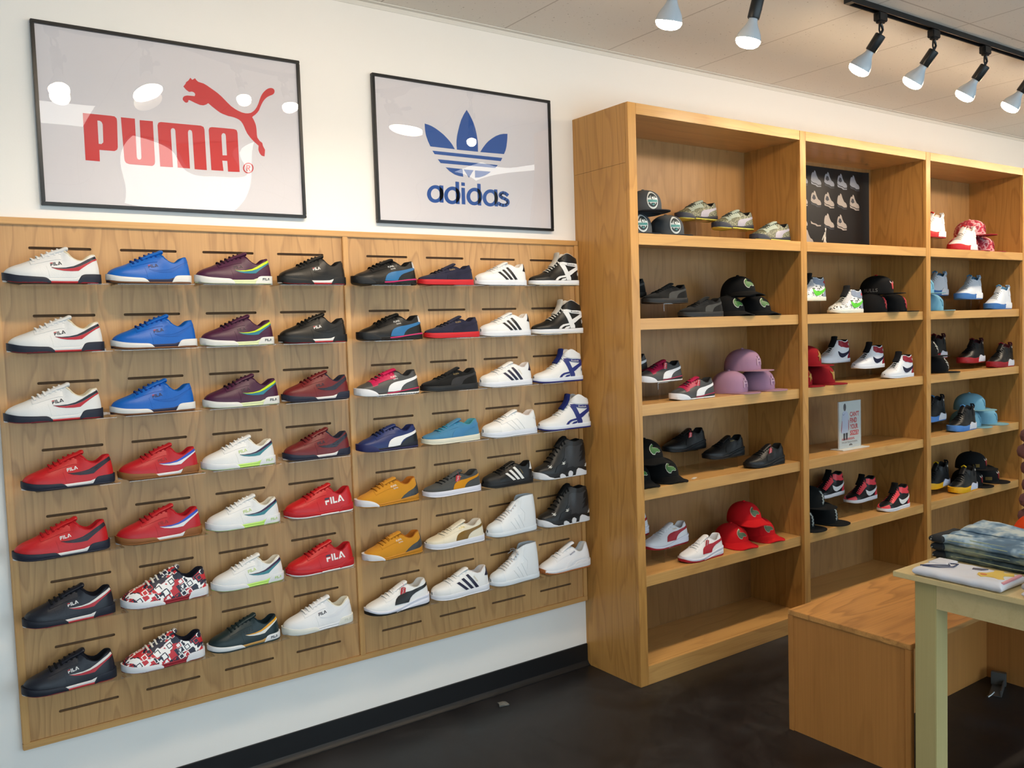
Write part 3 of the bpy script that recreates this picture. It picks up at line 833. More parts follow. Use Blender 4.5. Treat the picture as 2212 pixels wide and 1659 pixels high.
# ------------------------------------------------------------------ colourways
WHT = (236, 236, 236); NVY = (30, 35, 52); RED = (196, 26, 40)
SHOES = {
    'f_white': dict(style='f', up=(235, 235, 235), li=(225, 215, 190), la=WHT, ou=NVY, mi=WHT, mi2=(185, 35, 45), sa=NVY, sb=(190, 35, 50), le=NVY, lb=(185, 40, 50)),
    'f_blue': dict(style='f', up=(6, 98, 192), li=(8, 86, 166), la=(15, 60, 140), ou=(235, 232, 228), mi=(20, 25, 60), mi2=(185, 30, 60), bo=(120, 76, 45), sa=(6, 98, 192), sb=(6, 92, 182), le=(20, 30, 75), lb=(190, 50, 80)),
    'f_purple': dict(style='f', up=(72, 26, 58), li=(62, 24, 52), la=(40, 16, 34), ou=(236, 234, 228), mi=(228, 236, 185), sa=(198, 228, 30), sb=(48, 128, 150), le=(50, 20, 44), lh=(40, 45, 60)),
    'f_black': dict(style='f', up=(26, 25, 24), li=(26, 24, 24), la=(14, 14, 14), ou=(18, 18, 19), mi=(235, 232, 230), mi2=(180, 35, 45), sa=(24, 23, 22), sb=(22, 21, 20), le=(235, 230, 230), lb=(200, 60, 60)),
    'f_burgundy': dict(style='f', up=(112, 30, 34), li=(40, 44, 60), la=(90, 18, 26), ou=(33, 36, 56), mi=(235, 230, 228), bo=(33, 36, 56), sa=(42, 46, 60), sb=(42, 46, 60), le=(38, 30, 50)),
    'f_red_navy': dict(style='f', up=(200, 30, 36), li=(190, 30, 38), la=(165, 20, 28), ou=NVY, mi=(238, 236, 234), bo=NVY, sa=(32, 34, 46), sb=(32, 34, 46), le=WHT),
    'f_red_gum': dict(style='f', up=(192, 26, 38), li=(180, 24, 36), la=(150, 16, 28), ou=(150, 92, 44), mi=(238, 236, 236), mi2=(150, 92, 44), bo=(150, 92, 44), sa=(42, 84, 200), sb=(238, 238, 240), le=(160, 18, 30)),
    'f_navy': dict(style='f', up=(24, 28, 40), li=(18, 20, 30), la=(10, 11, 16), ou=(24, 28, 42), mi=(236, 232, 230), mi2=(185, 36, 48), sa=(238, 234, 228), sb=(188, 34, 48), le=WHT, lb=(190, 60, 70)),
    'f_print': dict(style='f', up='PRINT', li=(24, 26, 40), la=(228, 222, 210), ou=(238, 238, 242), mi=(150, 24, 40), le=None),
    'f_white_lime': dict(style='f', up=(240, 240, 240), li=(235, 228, 212), la=WHT, ou=(238, 238, 240), mi=(198, 240, 120), sa=(52, 26, 66), sb=(52, 132, 145), le=(205, 225, 150), lh=(190, 220, 130)),
    'f_red_big': dict(style='f', up=(200, 24, 32), li=(175, 24, 32), la=(150, 12, 20), ou=(196, 26, 34), mi=(196, 26, 34), bo=(240, 235, 235), le=(245, 240, 240), lb=(60, 30, 60), big=True),
    'f_green': dict(style='f', up=(22, 44, 48), li=(20, 38, 46), la=(14, 28, 30), ou=(240, 240, 240), mi=(196, 150, 80), bo=(30, 52, 56), sa=(238, 168, 24), sb=(240, 238, 232), le=(16, 34, 38), lh=(40, 45, 60)),
    'f_plain': dict(style='f', up=(242, 242, 244), li=(240, 234, 215), la=WHT, ou=(238, 236, 226), mi=(236, 236, 240), sa=(240, 240, 242), sb=(236, 236, 240), le=(30, 30, 40), lb=(70, 40, 60), lh=(222, 220, 208)),
    'r_black': dict(style='r', up=(14, 14, 15), li=(12, 12, 13), la=(10, 10, 10), mi=(16, 16, 18), ou=(18, 18, 20), tg=(24, 24, 26), ln=(205, 40, 110), strip=(38, 110, 165), heel=(232, 226, 222), le=WHT),
    'r_grey': dict(style='r', up=(74, 74, 74), li=(40, 40, 42), la=(160, 20, 60), mi=(52, 52, 54), ou=(238, 238, 238), tg=(238, 238, 242), ln=(185, 28, 82), strip=(242, 242, 244), eye=(196, 30, 84), to=(196, 30, 84), le=WHT),
    'r_grey_tag': dict(style='r', up=(74, 74, 74), li=(40, 40, 42), la=(120, 14, 46), mi=(52, 52, 54), ou=(238, 238, 238), tg=(238, 238, 242), ln=(160, 24, 72), strip=(242, 242, 244), eye=(176, 26, 72), to=(176, 26, 72), tag=True),
    'r_navy': dict(style='r', up=(30, 48, 104), li=(26, 34, 80), la=(16, 22, 50), mi=(22, 24, 42), ou=(34, 36, 84), tg=(36, 38, 92), strip=(238, 238, 238), heel=(20, 20, 24), heelbig=True),
    'r_mustard': dict(style='r', up=(206, 142, 40), li=(170, 100, 30), la=(165, 105, 22), mi=(196, 130, 26), ou=(196, 130, 26), tg=(236, 234, 238), heel=(62, 64, 66), heelbig=True, le=WHT, suede=True),
    'r_camo': dict(style='r', up='CAMO', li=(28, 28, 30), la=(100, 104, 98), mi=(42, 44, 54), ou=(214, 206, 90), tg=(58, 60, 72), strip=(168, 164, 178), eye=(172, 182, 168), to=(172, 182, 168), heel=(128, 128, 140)),
    's_navy': dict(style='s', up=(40, 40, 62), li=(32, 32, 50), la=(22, 22, 34), ou=(206, 30, 38), strip=(36, 36, 56), le=(180, 150, 90), suede=True),
    's_black': dict(style='s', up=(18, 18, 18), li=(20, 20, 20), la=(10, 10, 10), ou=(26, 26, 27), strip=(54, 54, 56), le=(150, 130, 80), suede=True),
    's_blue': dict(style='s', up=(74, 132, 172), li=(72, 148, 166), la=(52, 148, 178), ou=(232, 228, 208), strip=(70, 130, 176), suede=True),
    's_grey': dict(style='s', up=(76, 78, 78), li=(52, 54, 56), la=(26, 28, 30), ou=(232, 232, 244), strip=(204, 138, 24), le=(220, 180, 70), tag=True, suede=True),
    's_cream': dict(style='s', up=(232, 224, 202), li=(214, 206, 192), la=(226, 216, 194), ou=(230, 232, 242), strip=(126, 92, 22), le=(225, 200, 70)),
    's_black_low': dict(style='s', up=(14, 14, 14), li=(14, 14, 14), la=(10, 10, 10), ou=(36, 36, 36), strip=(72, 72, 70), suede=True),
    'd_white': dict(style='d', up=(240, 240, 240), li=(232, 226, 220), la=WHT, ou=(234, 236, 242), st=(20, 20, 24), ht=(26, 24, 32), sh=(238, 238, 240)),
    'd_white_navy': dict(style='d', up=(242, 242, 242), li=(226, 220, 220), la=WHT, ou=(234, 236, 244), st=(28, 28, 58), ht=(32, 28, 58), sh=(240, 240, 240), le=(200, 180, 120)),
    'd_white_all': dict(style='d', up=(244, 244, 244), li=(228, 218, 214), la=WHT, ou=(230, 234, 244), sh=(240, 240, 240)),
    'd_black': dict(style='d', up=(20, 20, 20), li=(14, 14, 14), la=(10, 10, 10), ou=(20, 20, 21), st=(236, 236, 232), ht=(236, 236, 236), sh=(30, 30, 30), le=(170, 140, 60)),
    'h_black': dict(style='h', up=(28, 28, 27), li=(216, 212, 206), la=(232, 228, 220), to=(198, 194, 186), ou=(236, 236, 240), bo=(226, 222, 212), st=(240, 240, 240), co=(26, 26, 27), le=(40, 40, 40), lh=WHT),
    'h_white': dict(style='h', up=(240, 240, 240), li=(226, 226, 228), la=WHT, to=(28, 40, 108), ou=(232, 236, 246), bo=(36, 42, 116), st=(38, 48, 124), co=(238, 238, 240), le=WHT, lh=(40, 40, 60)),
    'p_white': dict(style='p', up=(240, 243, 246), li=(198, 202, 206), la=(206, 200, 198), ou=(232, 238, 244)),
    'p_white_bow': dict(style='p', up=(240, 243, 246), li=(198, 202, 206), la=(206, 200, 198), ou=(232, 238, 244), bow=True),
    'k_black': dict(style='k', up=(34, 34, 34), li=(20, 20, 20), la=(10, 10, 10), to=(24, 24, 24)),
    'k_black_tag': dict(style='k', up=(34, 34, 34), li=(20, 20, 20), la=(10, 10, 10), to=(24, 24, 24)),
    'g_white_tag': dict(style='g', up=(244, 244, 244), li=(226, 224, 220), la=WHT, mi=(238, 238, 250), ou=(18, 18, 18), strip=(26, 26, 28), tag=True),
    'g_black': dict(style='g', up=(22, 22, 23), li=(16, 16, 16), la=(10, 10, 10), mi=(18, 19, 22), ou=(14, 14, 15), strip=(24, 24, 26), le=(190, 160, 90)),
    'g_black_tag': dict(style='g', up=(22, 22, 23), li=(16, 16, 16), la=(10, 10, 10), mi=(18, 19, 22), ou=(14, 14, 15), strip=(24, 24, 26), tag=True),
    'g_red': dict(style='g', up=(240, 240, 244), li=(226, 224, 226), la=(225, 225, 228), mi=(238, 238, 250), ou=(170, 26, 40), strip=(178, 28, 44), le=(200, 170, 90)),
    'g_red_tag': dict(style='g', up=(244, 242, 242), li=(226, 224, 226), la=WHT, mi=(238, 238, 250), ou=(170, 26, 40), strip=(178, 28, 44), tag=True),
    'c_white': dict(style='c', up=(244, 243, 246), li=(222, 224, 226), la=WHT, mi=(240, 240, 244), ou=(170, 100, 50)),
    'j_comic': dict(style='j', up='COMIC', li=(24, 24, 26), to=(40, 40, 42), la=(225, 220, 205), mi=(238, 236, 220), ou=(226, 222, 200), eye=(196, 196, 200), heel=(150, 160, 180), sw=(104, 214, 60), badge=(205, 40, 60), vamp='COMIC'),
    'j_white_red': dict(style='j', up=(236, 238, 244), li=(30, 30, 34), to=(26, 26, 30), la=(230, 228, 226), mi=(232, 236, 244), ou=(228, 232, 240), eye=(238, 238, 242), heel=(150, 26, 46), sw=(28, 30, 58), badge=(180, 160, 160)),
    'j_red_black': dict(style='j', up=(18, 18, 22), li=(16, 16, 18), to=(16, 16, 18), la=(14, 14, 14), mi=(238, 238, 244), ou=(230, 230, 236), toe=(246, 78, 86), eye=(244, 74, 84), heel=(240, 66, 78), sw=(244, 244, 244), badge=(110, 24, 40)),
    'a_white_red': dict(style='a', up=(242, 238, 234), li=(236, 220, 212), la=(222, 205, 190), mi=(240, 236, 238), ac=(196, 30, 38), loop=(220, 40, 36), hloop=(240, 238, 236)),
    'a_white_blue': dict(style='a', up=(226, 232, 242), li=(90, 140, 180), to=(180, 184, 190), la=(196, 194, 190), mi=(238, 240, 246), ac=(64, 118, 186), loop=(80, 150, 196), hloop=(160, 190, 220)),
    'a_black_red': dict(style='a', up=(24, 24, 25), li=(60, 16, 24), la=(16, 16, 16), mi=(222, 222, 232), ac=(160, 24, 34), loop=(120, 20, 36), hloop=(70, 14, 26)),
    'a_black_blue': dict(style='a', up=(24, 25, 27), li=(30, 34, 40), la=(14, 14, 14), mi=(226, 228, 238), ac=(82, 138, 212), loop=(84, 150, 214), hloop=(22, 26, 34)),
    'a_black_yellow': dict(style='a', up=(26, 27, 29), li=(22, 22, 22), la=(16, 16, 16), mi=(220, 224, 244), ac=(246, 182, 16), loop=(222, 188, 30), hloop=(20, 20, 20)),
}
PRINTS = {
    'PRINT': lambda: print_mat('letter_patchwork', [(235, 232, 230), (28, 32, 52), (190, 36, 46), (238, 236, 234), (28, 32, 52), (190, 36, 46)], 44),
    'CAMO': lambda: print_mat('digital_camouflage', [(46, 50, 36), (96, 100, 74), (56, 60, 42), (150, 146, 122), (78, 82, 58), (112, 114, 92)], 210),
    'COMIC': lambda: print_mat('ink_strokes', [(24, 24, 26), (235, 232, 226), (200, 202, 206), (236, 234, 228)], 70, True, 'noise'),
    'TIEDYE': lambda: print_mat('red_blotches', [(80, 50, 66), (150, 36, 56), (186, 52, 70), (214, 176, 178), (150, 40, 60)], 26, False, 'noise', .9),
}
for _k in SHOES.values():
    for _f in ('up', 'vamp', 'eye', 'toe'):
        if isinstance(_k.get(_f), str):
            _k[_f] = PRINTS[_k[_f]]()
LENS_E = 125.0; SPOT_E = 17.0; SKY_E = 6.1; TROF_E = 5.0; EXPO = -0.42
# ------------------------------------------------------------------ caps
CROC = [(-.95, .20), (-.86, .55), (-.62, .80), (-.16, 1.0), (-.06, .84), (-.38, .60), (-.50, .38), (-.30, .48), (.20, .40), (.58, .28), (.98, -.06), (.72, -.12), (.98, -.30), (.62, -.38), (.30, -.28), (.02, -.34), (-.20, -.68), (-.50, -.64), (-.80, -.30)]
BULL = [(-.95, .75), (-.70, .50), (-.35, .42), (0, .46), (.35, .42), (.70, .50), (.95, .75), (.88, .35), (.55, .18), (.40, -.2), (.30, -.75), (.12, -1), (-.12, -1), (-.30, -.75), (-.40, -.2), (-.55, .18), (-.88, .35)]
STARH = [[(-.75, -.9), (-.45, -.9), (-.45, -.2), (.45, -.2), (.45, -.9), (.75, -.9), (.75, .45), (.45, .45), (.45, .08), (-.45, .08), (-.45, .45), (-.75, .45)],
         [(0, .05 - .05), (.1, .42), (.5, .45), (.2, .66), (.32, 1.0), (0, .80), (-.32, 1.0), (-.2, .66), (-.5, .45), (-.1, .42)]]
SCRIPT = [[(-.25, 1), (.2, .9), (.05, .55), (.3, .45), (.0, .15), (.25, .0), (-.05, -.3), (.2, -.45), (-.15, -1), (-.35, -.6), (-.1, -.5), (-.35, -.15), (-.1, -.05), (-.3, .3), (-.05, .4), (-.3, .7)]]
EMBR = [[(-.2, 1), (.25, .85), (.1, .5), (.4, .35), (.12, .1), (.3, -.3), (.05, -.45), (.1, -1), (-.2, -.6), (-.1, -.25), (-.4, 0), (-.15, .3), (-.35, .55), (-.15, .7)]]

def scaled(poly, sx, sy=None, dx=0, dy=0):
    sy = sy or sx
    return [(p[0] * sx + dx, p[1] * sy + dy) for p in poly]
def oval(rx, ry, n=24, dx=0, dy=0):
    return [(rx * math.cos(2 * PI * k / n) + dx, ry * math.sin(2 * PI * k / n) + dy) for k in range(n)]
def arc_ring(r0, r1, k, a0, a1, n=10, ry=1.25):
    o = [(r1 * math.cos(a0 + (a1 - a0) * i / n), r1 * ry * math.sin(a0 + (a1 - a0) * i / n)) for i in range(n + 1)]
    i_ = [(r0 * math.cos(a0 + (a1 - a0) * i / n), r0 * ry * math.sin(a0 + (a1 - a0) * i / n)) for i in range(n + 1)]
    return o + i_[::-1]

class Cap:
    def __init__(s, H=.114, front=4.2, back=2.8, a=.098, b=.083):
        s.H = H; s.fr = front; s.bk = back; s.A = a; s.B = b; s.parts = []
    def R(s, th, v):
        w = smooth01((math.cos(th) + 1) / 2)
        n = s.bk + (s.fr - s.bk) * w
        t = max(0, min(1, v / s.H))
        k = max(0.0, 1 - t ** n) ** (1 / 2.1)
        return Vector((s.A * math.cos(th) * k, s.B * math.sin(th) * k, v))
    def put(s, name, me, label=None, parent=None): s.parts.append((name, me, label, parent))
    def crown(s, m):
        mb = MB(); n = 40; M = 14; vs = []; fs = []
        vv = [s.H * math.sin(PI / 2 * j / M) for j in range(M + 1)]
        for j in range(M + 1):
            for k in range(n):
                th = 2 * PI * k / n
                p = s.R(th, vv[j])
                g = 1 - .016 * math.exp(-((((th + PI / 6) % (PI / 3)) - PI / 6) / .05) ** 2) * (1 - j / M)
                vs.append((p.x * g, p.y * g, p.z))
        for j in range(M):
            for k in range(n):
                fs.append((j * n + k, j * n + (k + 1) % n, (j + 1) * n + (k + 1) % n, (j + 1) * n + k))
        K = len(vs)
        # inner lining of the crown
        for j in range(M):
            for k in range(n):
                p = s.R(2 * PI * k / n, vv[j]); vs.append((p.x * .955, p.y * .955, p.z * .97))
        for j in range(M - 1):
            for k in range(n):
                fs.append((K + j * n + k, K + (j + 1) * n + k, K + (j + 1) * n + (k + 1) % n, K + j * n + (k + 1) % n))
        for k in range(n):
            fs.append((k, K + k, K + (k + 1) % n, (k + 1) % n))
        s.put('crown', mb.add(vs, fs).mesh('crown', m, True, angle=60, merge=True))
    def brim(s, m, curve=0.0, lift=0.0, base=.0022, length=.122):
        n = 20; S = 7; mb = MB(); vs = []; fs = []
        def pt(i, j, dz):
            psi = math.radians(-82 + 164 * i / n); f = j / S; q = (-90 + 180 * i / n) * PI / 180
            a = (s.A * math.cos(psi) * .97, s.B * math.sin(psi) * .97)
            cx, sx = abs(math.cos(q)) ** .62, abs(math.sin(q)) ** .85 * (1 if q > 0 else -1)
            b = (.045 + length * cx, .087 * sx)
            x = a[0] + (b[0] - a[0]) * f; y = a[1] + (b[1] - a[1]) * f
            return (x, y, max(.0026, base + f * lift - curve * y * y * (.25 + .75 * f)) + dz)
        for dz in (.002, -.002):
            for i in range(n + 1):
                for j in range(S + 1):
                    vs.append(pt(i, j, dz))
        K = (n + 1) * (S + 1); g = lambda i, j, o=0: o * K + i * (S + 1) + j
        for i in range(n):
            for j in range(S):
                fs.append((g(i, j), g(i, j + 1), g(i + 1, j + 1), g(i + 1, j)))
                fs.append((g(i, j, 1), g(i + 1, j, 1), g(i + 1, j + 1, 1), g(i, j + 1, 1)))
            fs.append((g(i, S), g(i, S, 1), g(i + 1, S, 1), g(i + 1, S)))
            fs.append((g(i, 0), g(i + 1, 0), g(i + 1, 0, 1), g(i, 0, 1)))
        for i in (0, n):
            for j in range(S):
                fs.append((g(i, j), g(i, j, 1), g(i, j + 1, 1), g(i, j + 1)))
        me = mb.add(vs, fs).mesh('brim', m, True, angle=50)
        s.put('brim', me)
    def button(s, m):
        s.put('button', MB().lathe([(0, -.002), (.008, -.001), (.0085, .002), (.005, .005), (0, .006)], 12, (0, 0, 1), (0, 0, s.H)).mesh('button', m, True))
    def decal(s, name, m, polys, th0=0.0, v0=.055, off=.0022, step=.008, label=None):
        mb = MB()
        for poly in polys:
            V, F, E = tri2d(poly, step)
            def mp(p, o):
                th = th0 + p[0] / .09; v = v0 + p[1]
                q = s.R(th, v); d = Vector((math.cos(th), math.sin(th), .25)).normalized()
                return tuple(q + d * o)
            n = len(V)
            mb.add([mp(p, off) for p in V] + [mp(p, -.001) for p in V], F + [(a, b, n + b, n + a) for a, b in E])
        s.put(name, mb.mesh(name, m, True, angle=35), label)
    def text(s, name, m, txt, th0, v0, h, off=.003, rot=0.0):
        V, F, w = text_tris(txt); vs = []
        for a, b in V:
            a = (a - w / 2) * h; b = (b - .5) * h
            a, b = a * math.cos(rot) - b * math.sin(rot), a * math.sin(rot) + b * math.cos(rot)
            th = th0 + a / .09; q = s.R(th, v0 + b)
            vs.append(tuple(q + Vector((math.cos(th), math.sin(th), .2)).normalized() * off))
        s.put(name, mesh_from(name, vs, F, m, False, False))

def cap_parts(kind):
    if kind in ('croc_black', 'croc_red'):
        col = (16, 16, 17) if kind == 'croc_black' else (212, 22, 30)
        c = Cap(.108, 2.9, 2.5); m = fabric(col)
        c.crown(m); c.brim(m, 3.4, -.016, .026, length=.112); c.button(m)
        edge = (225, 225, 205) if kind == 'croc_black' else (205, 175, 150)
        c.decal('patch', paint(edge), [scaled(CROC, .036, .029)], .0, .062, .0022)
        c.decal('logo', paint((58, 112, 48) if kind == 'croc_black' else (70, 92, 60)), [scaled(CROC, .0325, .0250, -.0003, .0008)], .0, .062, .0036)
        return c.parts
    c = Cap()
    if kind == 'grey':
        m = fabric((88, 92, 96)); c.crown(m); c.brim(fabric((46, 48, 54))); c.button(m)
        c.decal('patch', paint((226, 232, 230)), [oval(.031, .042)], 0, .056, .0025)
        dk = paint((40, 52, 54)); tl = paint((78, 150, 146))
        c.decal('patch_ring', dk, [arc_ring(.0195, .0265, 1, .35, PI - .35), arc_ring(.0195, .0265, 1, PI + .45, 2 * PI - .45)], 0, .056, .0036)
        c.decal('patch_band', tl, [[(-.026, -.010), (.026, -.010), (.026, .001), (-.026, .001)]], 0, .056, .0038)
        c.decal('patch_emblem', dk, [oval(.010, .012, 14, 0, .013), [(-.010, -.014), (.010, -.014), (.007, -.030), (-.007, -.030)]], 0, .056, .0040)
        c.decal('patch_emblem', paint((226, 232, 230)), [[(0, -.002), (.006, .008), (.0045, .016), (0, .012), (-.0045, .016), (-.006, .008)]], 0, .056, .0048)
        c.decal('patch_block', tl, [oval(.006, .004, 10, 0, -.022)], 0, .056, .0048)
    elif kind == 'mauve':
        m = fabric((172, 132, 158)); c.crown(m); c.brim(fabric((176, 134, 152))); c.button(m)
        c.decal('logo', fabric((200, 164, 184)), [scaled(q, .026, .025) for q in STARH], 0, .052, .004)
    elif kind == 'bull':
        m = fabric((18, 17, 18)); c.crown(m); c.brim(m); c.button(fabric((200, 40, 40)))
        c.decal('logo', paint((196, 62, 66)), [scaled(BULL, .024, .028)], 0, .055, .003)
        c.decal('logo_horns', paint((235, 215, 210)), [scaled([(-.95, .75), (-.70, .50), (-.5, .46), (-.55, .22), (-.88, .35)], .024, .028), scaled([(.95, .75), (.70, .50), (.5, .46), (.55, .22), (.88, .35)], .024, .028)], 0, .055, .0042)
        c.text('side_lettering', paint((120, 116, 112)), 'BULLS', -1.55, .024, .020)
    elif kind == 'rocket':
        m = fabric((17, 16, 17)); c.crown(m); c.brim(m); c.button(m)
        c.decal('logo', paint((196, 66, 74)), [scaled(q, .036, .036) for q in EMBR], 0, .055, .003)
    elif kind == 'crimson':
        m = fabric((150, 18, 28)); c.crown(m); c.brim(fabric((152, 20, 34))); c.button(m)
        gold = mat((222, 178, 96), .3, 'plain', .7)
        c.decal('logo', gold, [scaled([(0, 1), (.25, .35), (.9, .5), (.4, 0), (.7, -.7), (.1, -.35), (-.4, -1), (-.35, -.2), (-.95, -.1), (-.35, .25)], .022, .030)], 0, .055, .003)
    elif kind == 'crimson_bull':
        m = fabric((150, 18, 28)); c.crown(m); c.brim(fabric((152, 20, 34))); c.button(m)
        c.decal('logo', mat((222, 178, 96), .3, 'plain', .7), [scaled(BULL, .026, .030)], 0, .055, .003)
    elif kind == 'black_script':
        m = fabric((16, 19, 20)); c.crown(m); c.brim(fabric((20, 22, 24))); c.button(m)
        c.decal('logo', paint((150, 160, 160)), [scaled(q, .042, .038) for q in SCRIPT], 0, .055, .003)
    elif kind == 'tiedye':
        m = PRINTS['TIEDYE'](); c.crown(m); c.brim(fabric((166, 40, 48))); c.button(m)
        c.decal('logo', paint((150, 34, 50)), [scaled(q, .030, .032) for q in EMBR], 0, .055, .003)
    elif kind == 'sky':
        m = fabric((124, 178, 204)); c.crown(m); c.brim(fabric((138, 186, 200))); c.button(m)
        c.decal('logo', fabric((110, 164, 192)), [scaled(BULL, .022, .026)], 0, .055, .003)
    elif kind == 'sox':
        m = fabric((17, 17, 18)); c.crown(m); c.brim(m); c.button(m)
        w = paint((226, 222, 210))
        for ch, u, v in (('S', -.014, .076), ('o', .0, .054), ('x', .014, .034)):
            c.text('lettering', w, ch, u / .09, v, .030 if ch == 'S' else .022)
    elif kind == 'bull_gold':
        m = fabric((20, 21, 23)); c.crown(m); c.brim(fabric((24, 22, 22))); c.button(m)
        c.decal('logo', paint((150, 30, 38)), [scaled(BULL, .020, .026)], 0, .050, .003)
        c.decal('logo_horns', paint((230, 222, 214)), [scaled([(-.95, .75), (-.70, .50), (-.5, .46), (-.55, .22), (-.88, .35)], .022, .028), scaled([(.95, .75), (.70, .50), (.5, .46), (.55, .22), (.88, .35)], .022, .028)], 0, .052, .0042)
        g = fabric((112, 92, 46))
        c.decal('side_patch', g, [[(-.02, -.012), (.02, -.012), (.02, .010), (-.02, .010)]], -.95, .030, .003)
        c.decal('side_patch', g, [[(-.008, -.014), (.008, -.014), (.010, .016), (-.006, .012)]], .42, .030, .003)
    return c.parts

_CAP = {}
def make_cap(kind, x, y, z, ang, label, group, tilt=0.0):
    if kind not in _CAP:
        _CAP[kind] = cap_parts(kind)
    root = thing('cap', label, 'cap', (x, y, z), ang, group)
    if tilt: root.rotation_euler = (0, tilt, ang)
    for nm, me, lb, pr in _CAP[kind]:
        o = link(nm, me, root)
        if lb: o['label'] = lb
    return root
# ------------------------------------------------------------------ the room
ZC = 2.992; BX = 2.699; BD = -.3816; BT = 2.639
U = [BX, BX + 1.2088, BX + 2.417, BX + 3.633]
SH = [2.0676, 1.6863, 1.2933, .9045, .5016]
X0R, X1R, Y0R = -2.8, 9.5, -5.0

wallp, nt, b = new_mat('wall_paint')
b.inputs['Base Color'].default_value = lin((236, 231, 225)); b.inputs['Roughness'].default_value = .75
nz = nt.nodes.new('ShaderNodeTexNoise'); nz.inputs['Scale'].default_value = 160
bp = nt.nodes.new('ShaderNodeBump'); bp.inputs['Strength'].default_value = .08; bp.inputs['Distance'].default_value = .002
tc = nt.nodes.new('ShaderNodeTexCoord')
nt.links.new(tc.outputs['Object'], nz.inputs['Vector']); nt.links.new(nz.outputs['Fac'], bp.inputs['Height']); nt.links.new(bp.outputs['Normal'], b.inputs['Normal'])

# acoustic tiles: thin seams every 2 ft / 4 ft, tiny fissures
ceilm, nt, b = new_mat('ceiling_tiles')
b.inputs['Roughness'].default_value = .9; b.inputs['Specular IOR Level'].default_value = .2
tc = nt.nodes.new('ShaderNodeTexCoord'); sx = nt.nodes.new('ShaderNodeSeparateXYZ')
nt.links.new(tc.outputs['Object'], sx.inputs[0])
def seam(out, org, per, wid):
    a = nt.nodes.new('ShaderNodeMath'); a.operation = 'SUBTRACT'; a.inputs[1].default_value = org - per * 40 - per / 2
    nt.links.new(out, a.inputs[0])
    d = nt.nodes.new('ShaderNodeMath'); d.operation = 'DIVIDE'; d.inputs[1].default_value = per
    nt.links.new(a.outputs[0], d.inputs[0])
    f = nt.nodes.new('ShaderNodeMath'); f.operation = 'FRACT'; nt.links.new(d.outputs[0], f.inputs[0])
    g = nt.nodes.new('ShaderNodeMath'); g.operation = 'SUBTRACT'; g.inputs[1].default_value = .5; nt.links.new(f.outputs[0], g.inputs[0])
    h = nt.nodes.new('ShaderNodeMath'); h.operation = 'ABSOLUTE'; nt.links.new(g.outputs[0], h.inputs[0])
    l = nt.nodes.new('ShaderNodeMath'); l.operation = 'LESS_THAN'; l.inputs[1].default_value = wid / per; nt.links.new(h.outputs[0], l.inputs[0])
    return l.outputs[0]
s1 = seam(sx.outputs['X'], 2.3075, .6096, .0035); s2 = seam(sx.outputs['Y'], -1.14, 1.2192, .0035)
mxm = nt.nodes.new('ShaderNodeMath'); mxm.operation = 'MAXIMUM'; nt.links.new(s1, mxm.inputs[0]); nt.links.new(s2, mxm.inputs[1])
fis = nt.nodes.new('ShaderNodeTexNoise'); fis.inputs['Scale'].default_value = 95; fis.inputs['Detail'].default_value = 3
nt.links.new(tc.outputs['Object'], fis.inputs['Vector'])
rf = ramp_node(nt, [(.27, (160, 148, 134)), (.32, (222, 215, 205))])
nt.links.new(fis.outputs['Fac'], rf.inputs['Fac'])
mc = nt.nodes.new('ShaderNodeMix'); mc.data_type = 'RGBA'
nt.links.new(mxm.outputs[0], mc.inputs['Factor']); nt.links.new(rf.outputs['Color'], mc.inputs[6]); mc.inputs[7].default_value = lin((186, 176, 164))
nt.links.new(mc.outputs[2], b.inputs['Base Color'])

# stained concrete floor
floorm, nt, b = new_mat('stained_concrete')
tc = nt.nodes.new('ShaderNodeTexCoord')
n1 = nt.nodes.new('ShaderNodeTexNoise'); n1.inputs['Scale'].default_value = 2.4; n1.inputs['Detail'].default_value = 7; n1.inputs['Roughness'].default_value = .65
n1.inputs['Distortion'].default_value = .6
nt.links.new(tc.outputs['Object'], n1.inputs['Vector'])
r1 = ramp_node(nt, [(.30, (18, 17, 18)), (.48, (30, 28, 29)), (.62, (40, 38, 39)), (.8, (54, 53, 56))])
nt.links.new(n1.outputs['Fac'], r1.inputs['Fac'])
n2 = nt.nodes.new('ShaderNodeTexNoise'); n2.inputs['Scale'].default_value = 38; n2.inputs['Detail'].default_value = 4
nt.links.new(tc.outputs['Object'], n2.inputs['Vector'])
r2 = ramp_node(nt, [(.70, (0, 0, 0, 1)), (.80, (1, 1, 1, 1))])
nt.links.new(n2.outputs['Fac'], r2.inputs['Fac'])
mk = nt.nodes.new('ShaderNodeMath'); mk.operation = 'MULTIPLY'; mk.inputs[1].default_value = .35; nt.links.new(r2.outputs['Color'], mk.inputs[0])
mc = nt.nodes.new('ShaderNodeMix'); mc.data_type = 'RGBA'; mc.inputs[7].default_value = lin((88, 78, 70))
nt.links.new(mk.outputs[0], mc.inputs['Factor']); nt.links.new(r1.outputs['Color'], mc.inputs[6]); nt.links.new(mc.outputs[2], b.inputs['Base Color'])
rr = ramp_node(nt, [(.3, (.30, .30, .30, 1)), (.75, (.55, .55, .55, 1))]); nt.links.new(n1.outputs['Fac'], rr.inputs['Fac'])
nt.links.new(rr.outputs['Color'], b.inputs['Roughness'])
b.inputs['Specular IOR Level'].default_value = .4

struct('floor', MB().box(X0R - .2, X1R + .2, Y0R - .2, .2, -.1, 0), floorm)
struct('ceiling', MB().box(X0R - .2, X1R + .2, Y0R - .2, .2, ZC, ZC + .1), ceilm)
struct('wall_back', MB().box(X0R - .2, X1R + .2, 0, .15, 0, ZC), wallp)
struct('wall_left', MB().box(X0R - .15, X0R, Y0R, 0, 0, ZC), wallp)
struct('wall_right', MB().box(X1R, X1R + .15, Y0R, 0, 0, ZC), wallp)
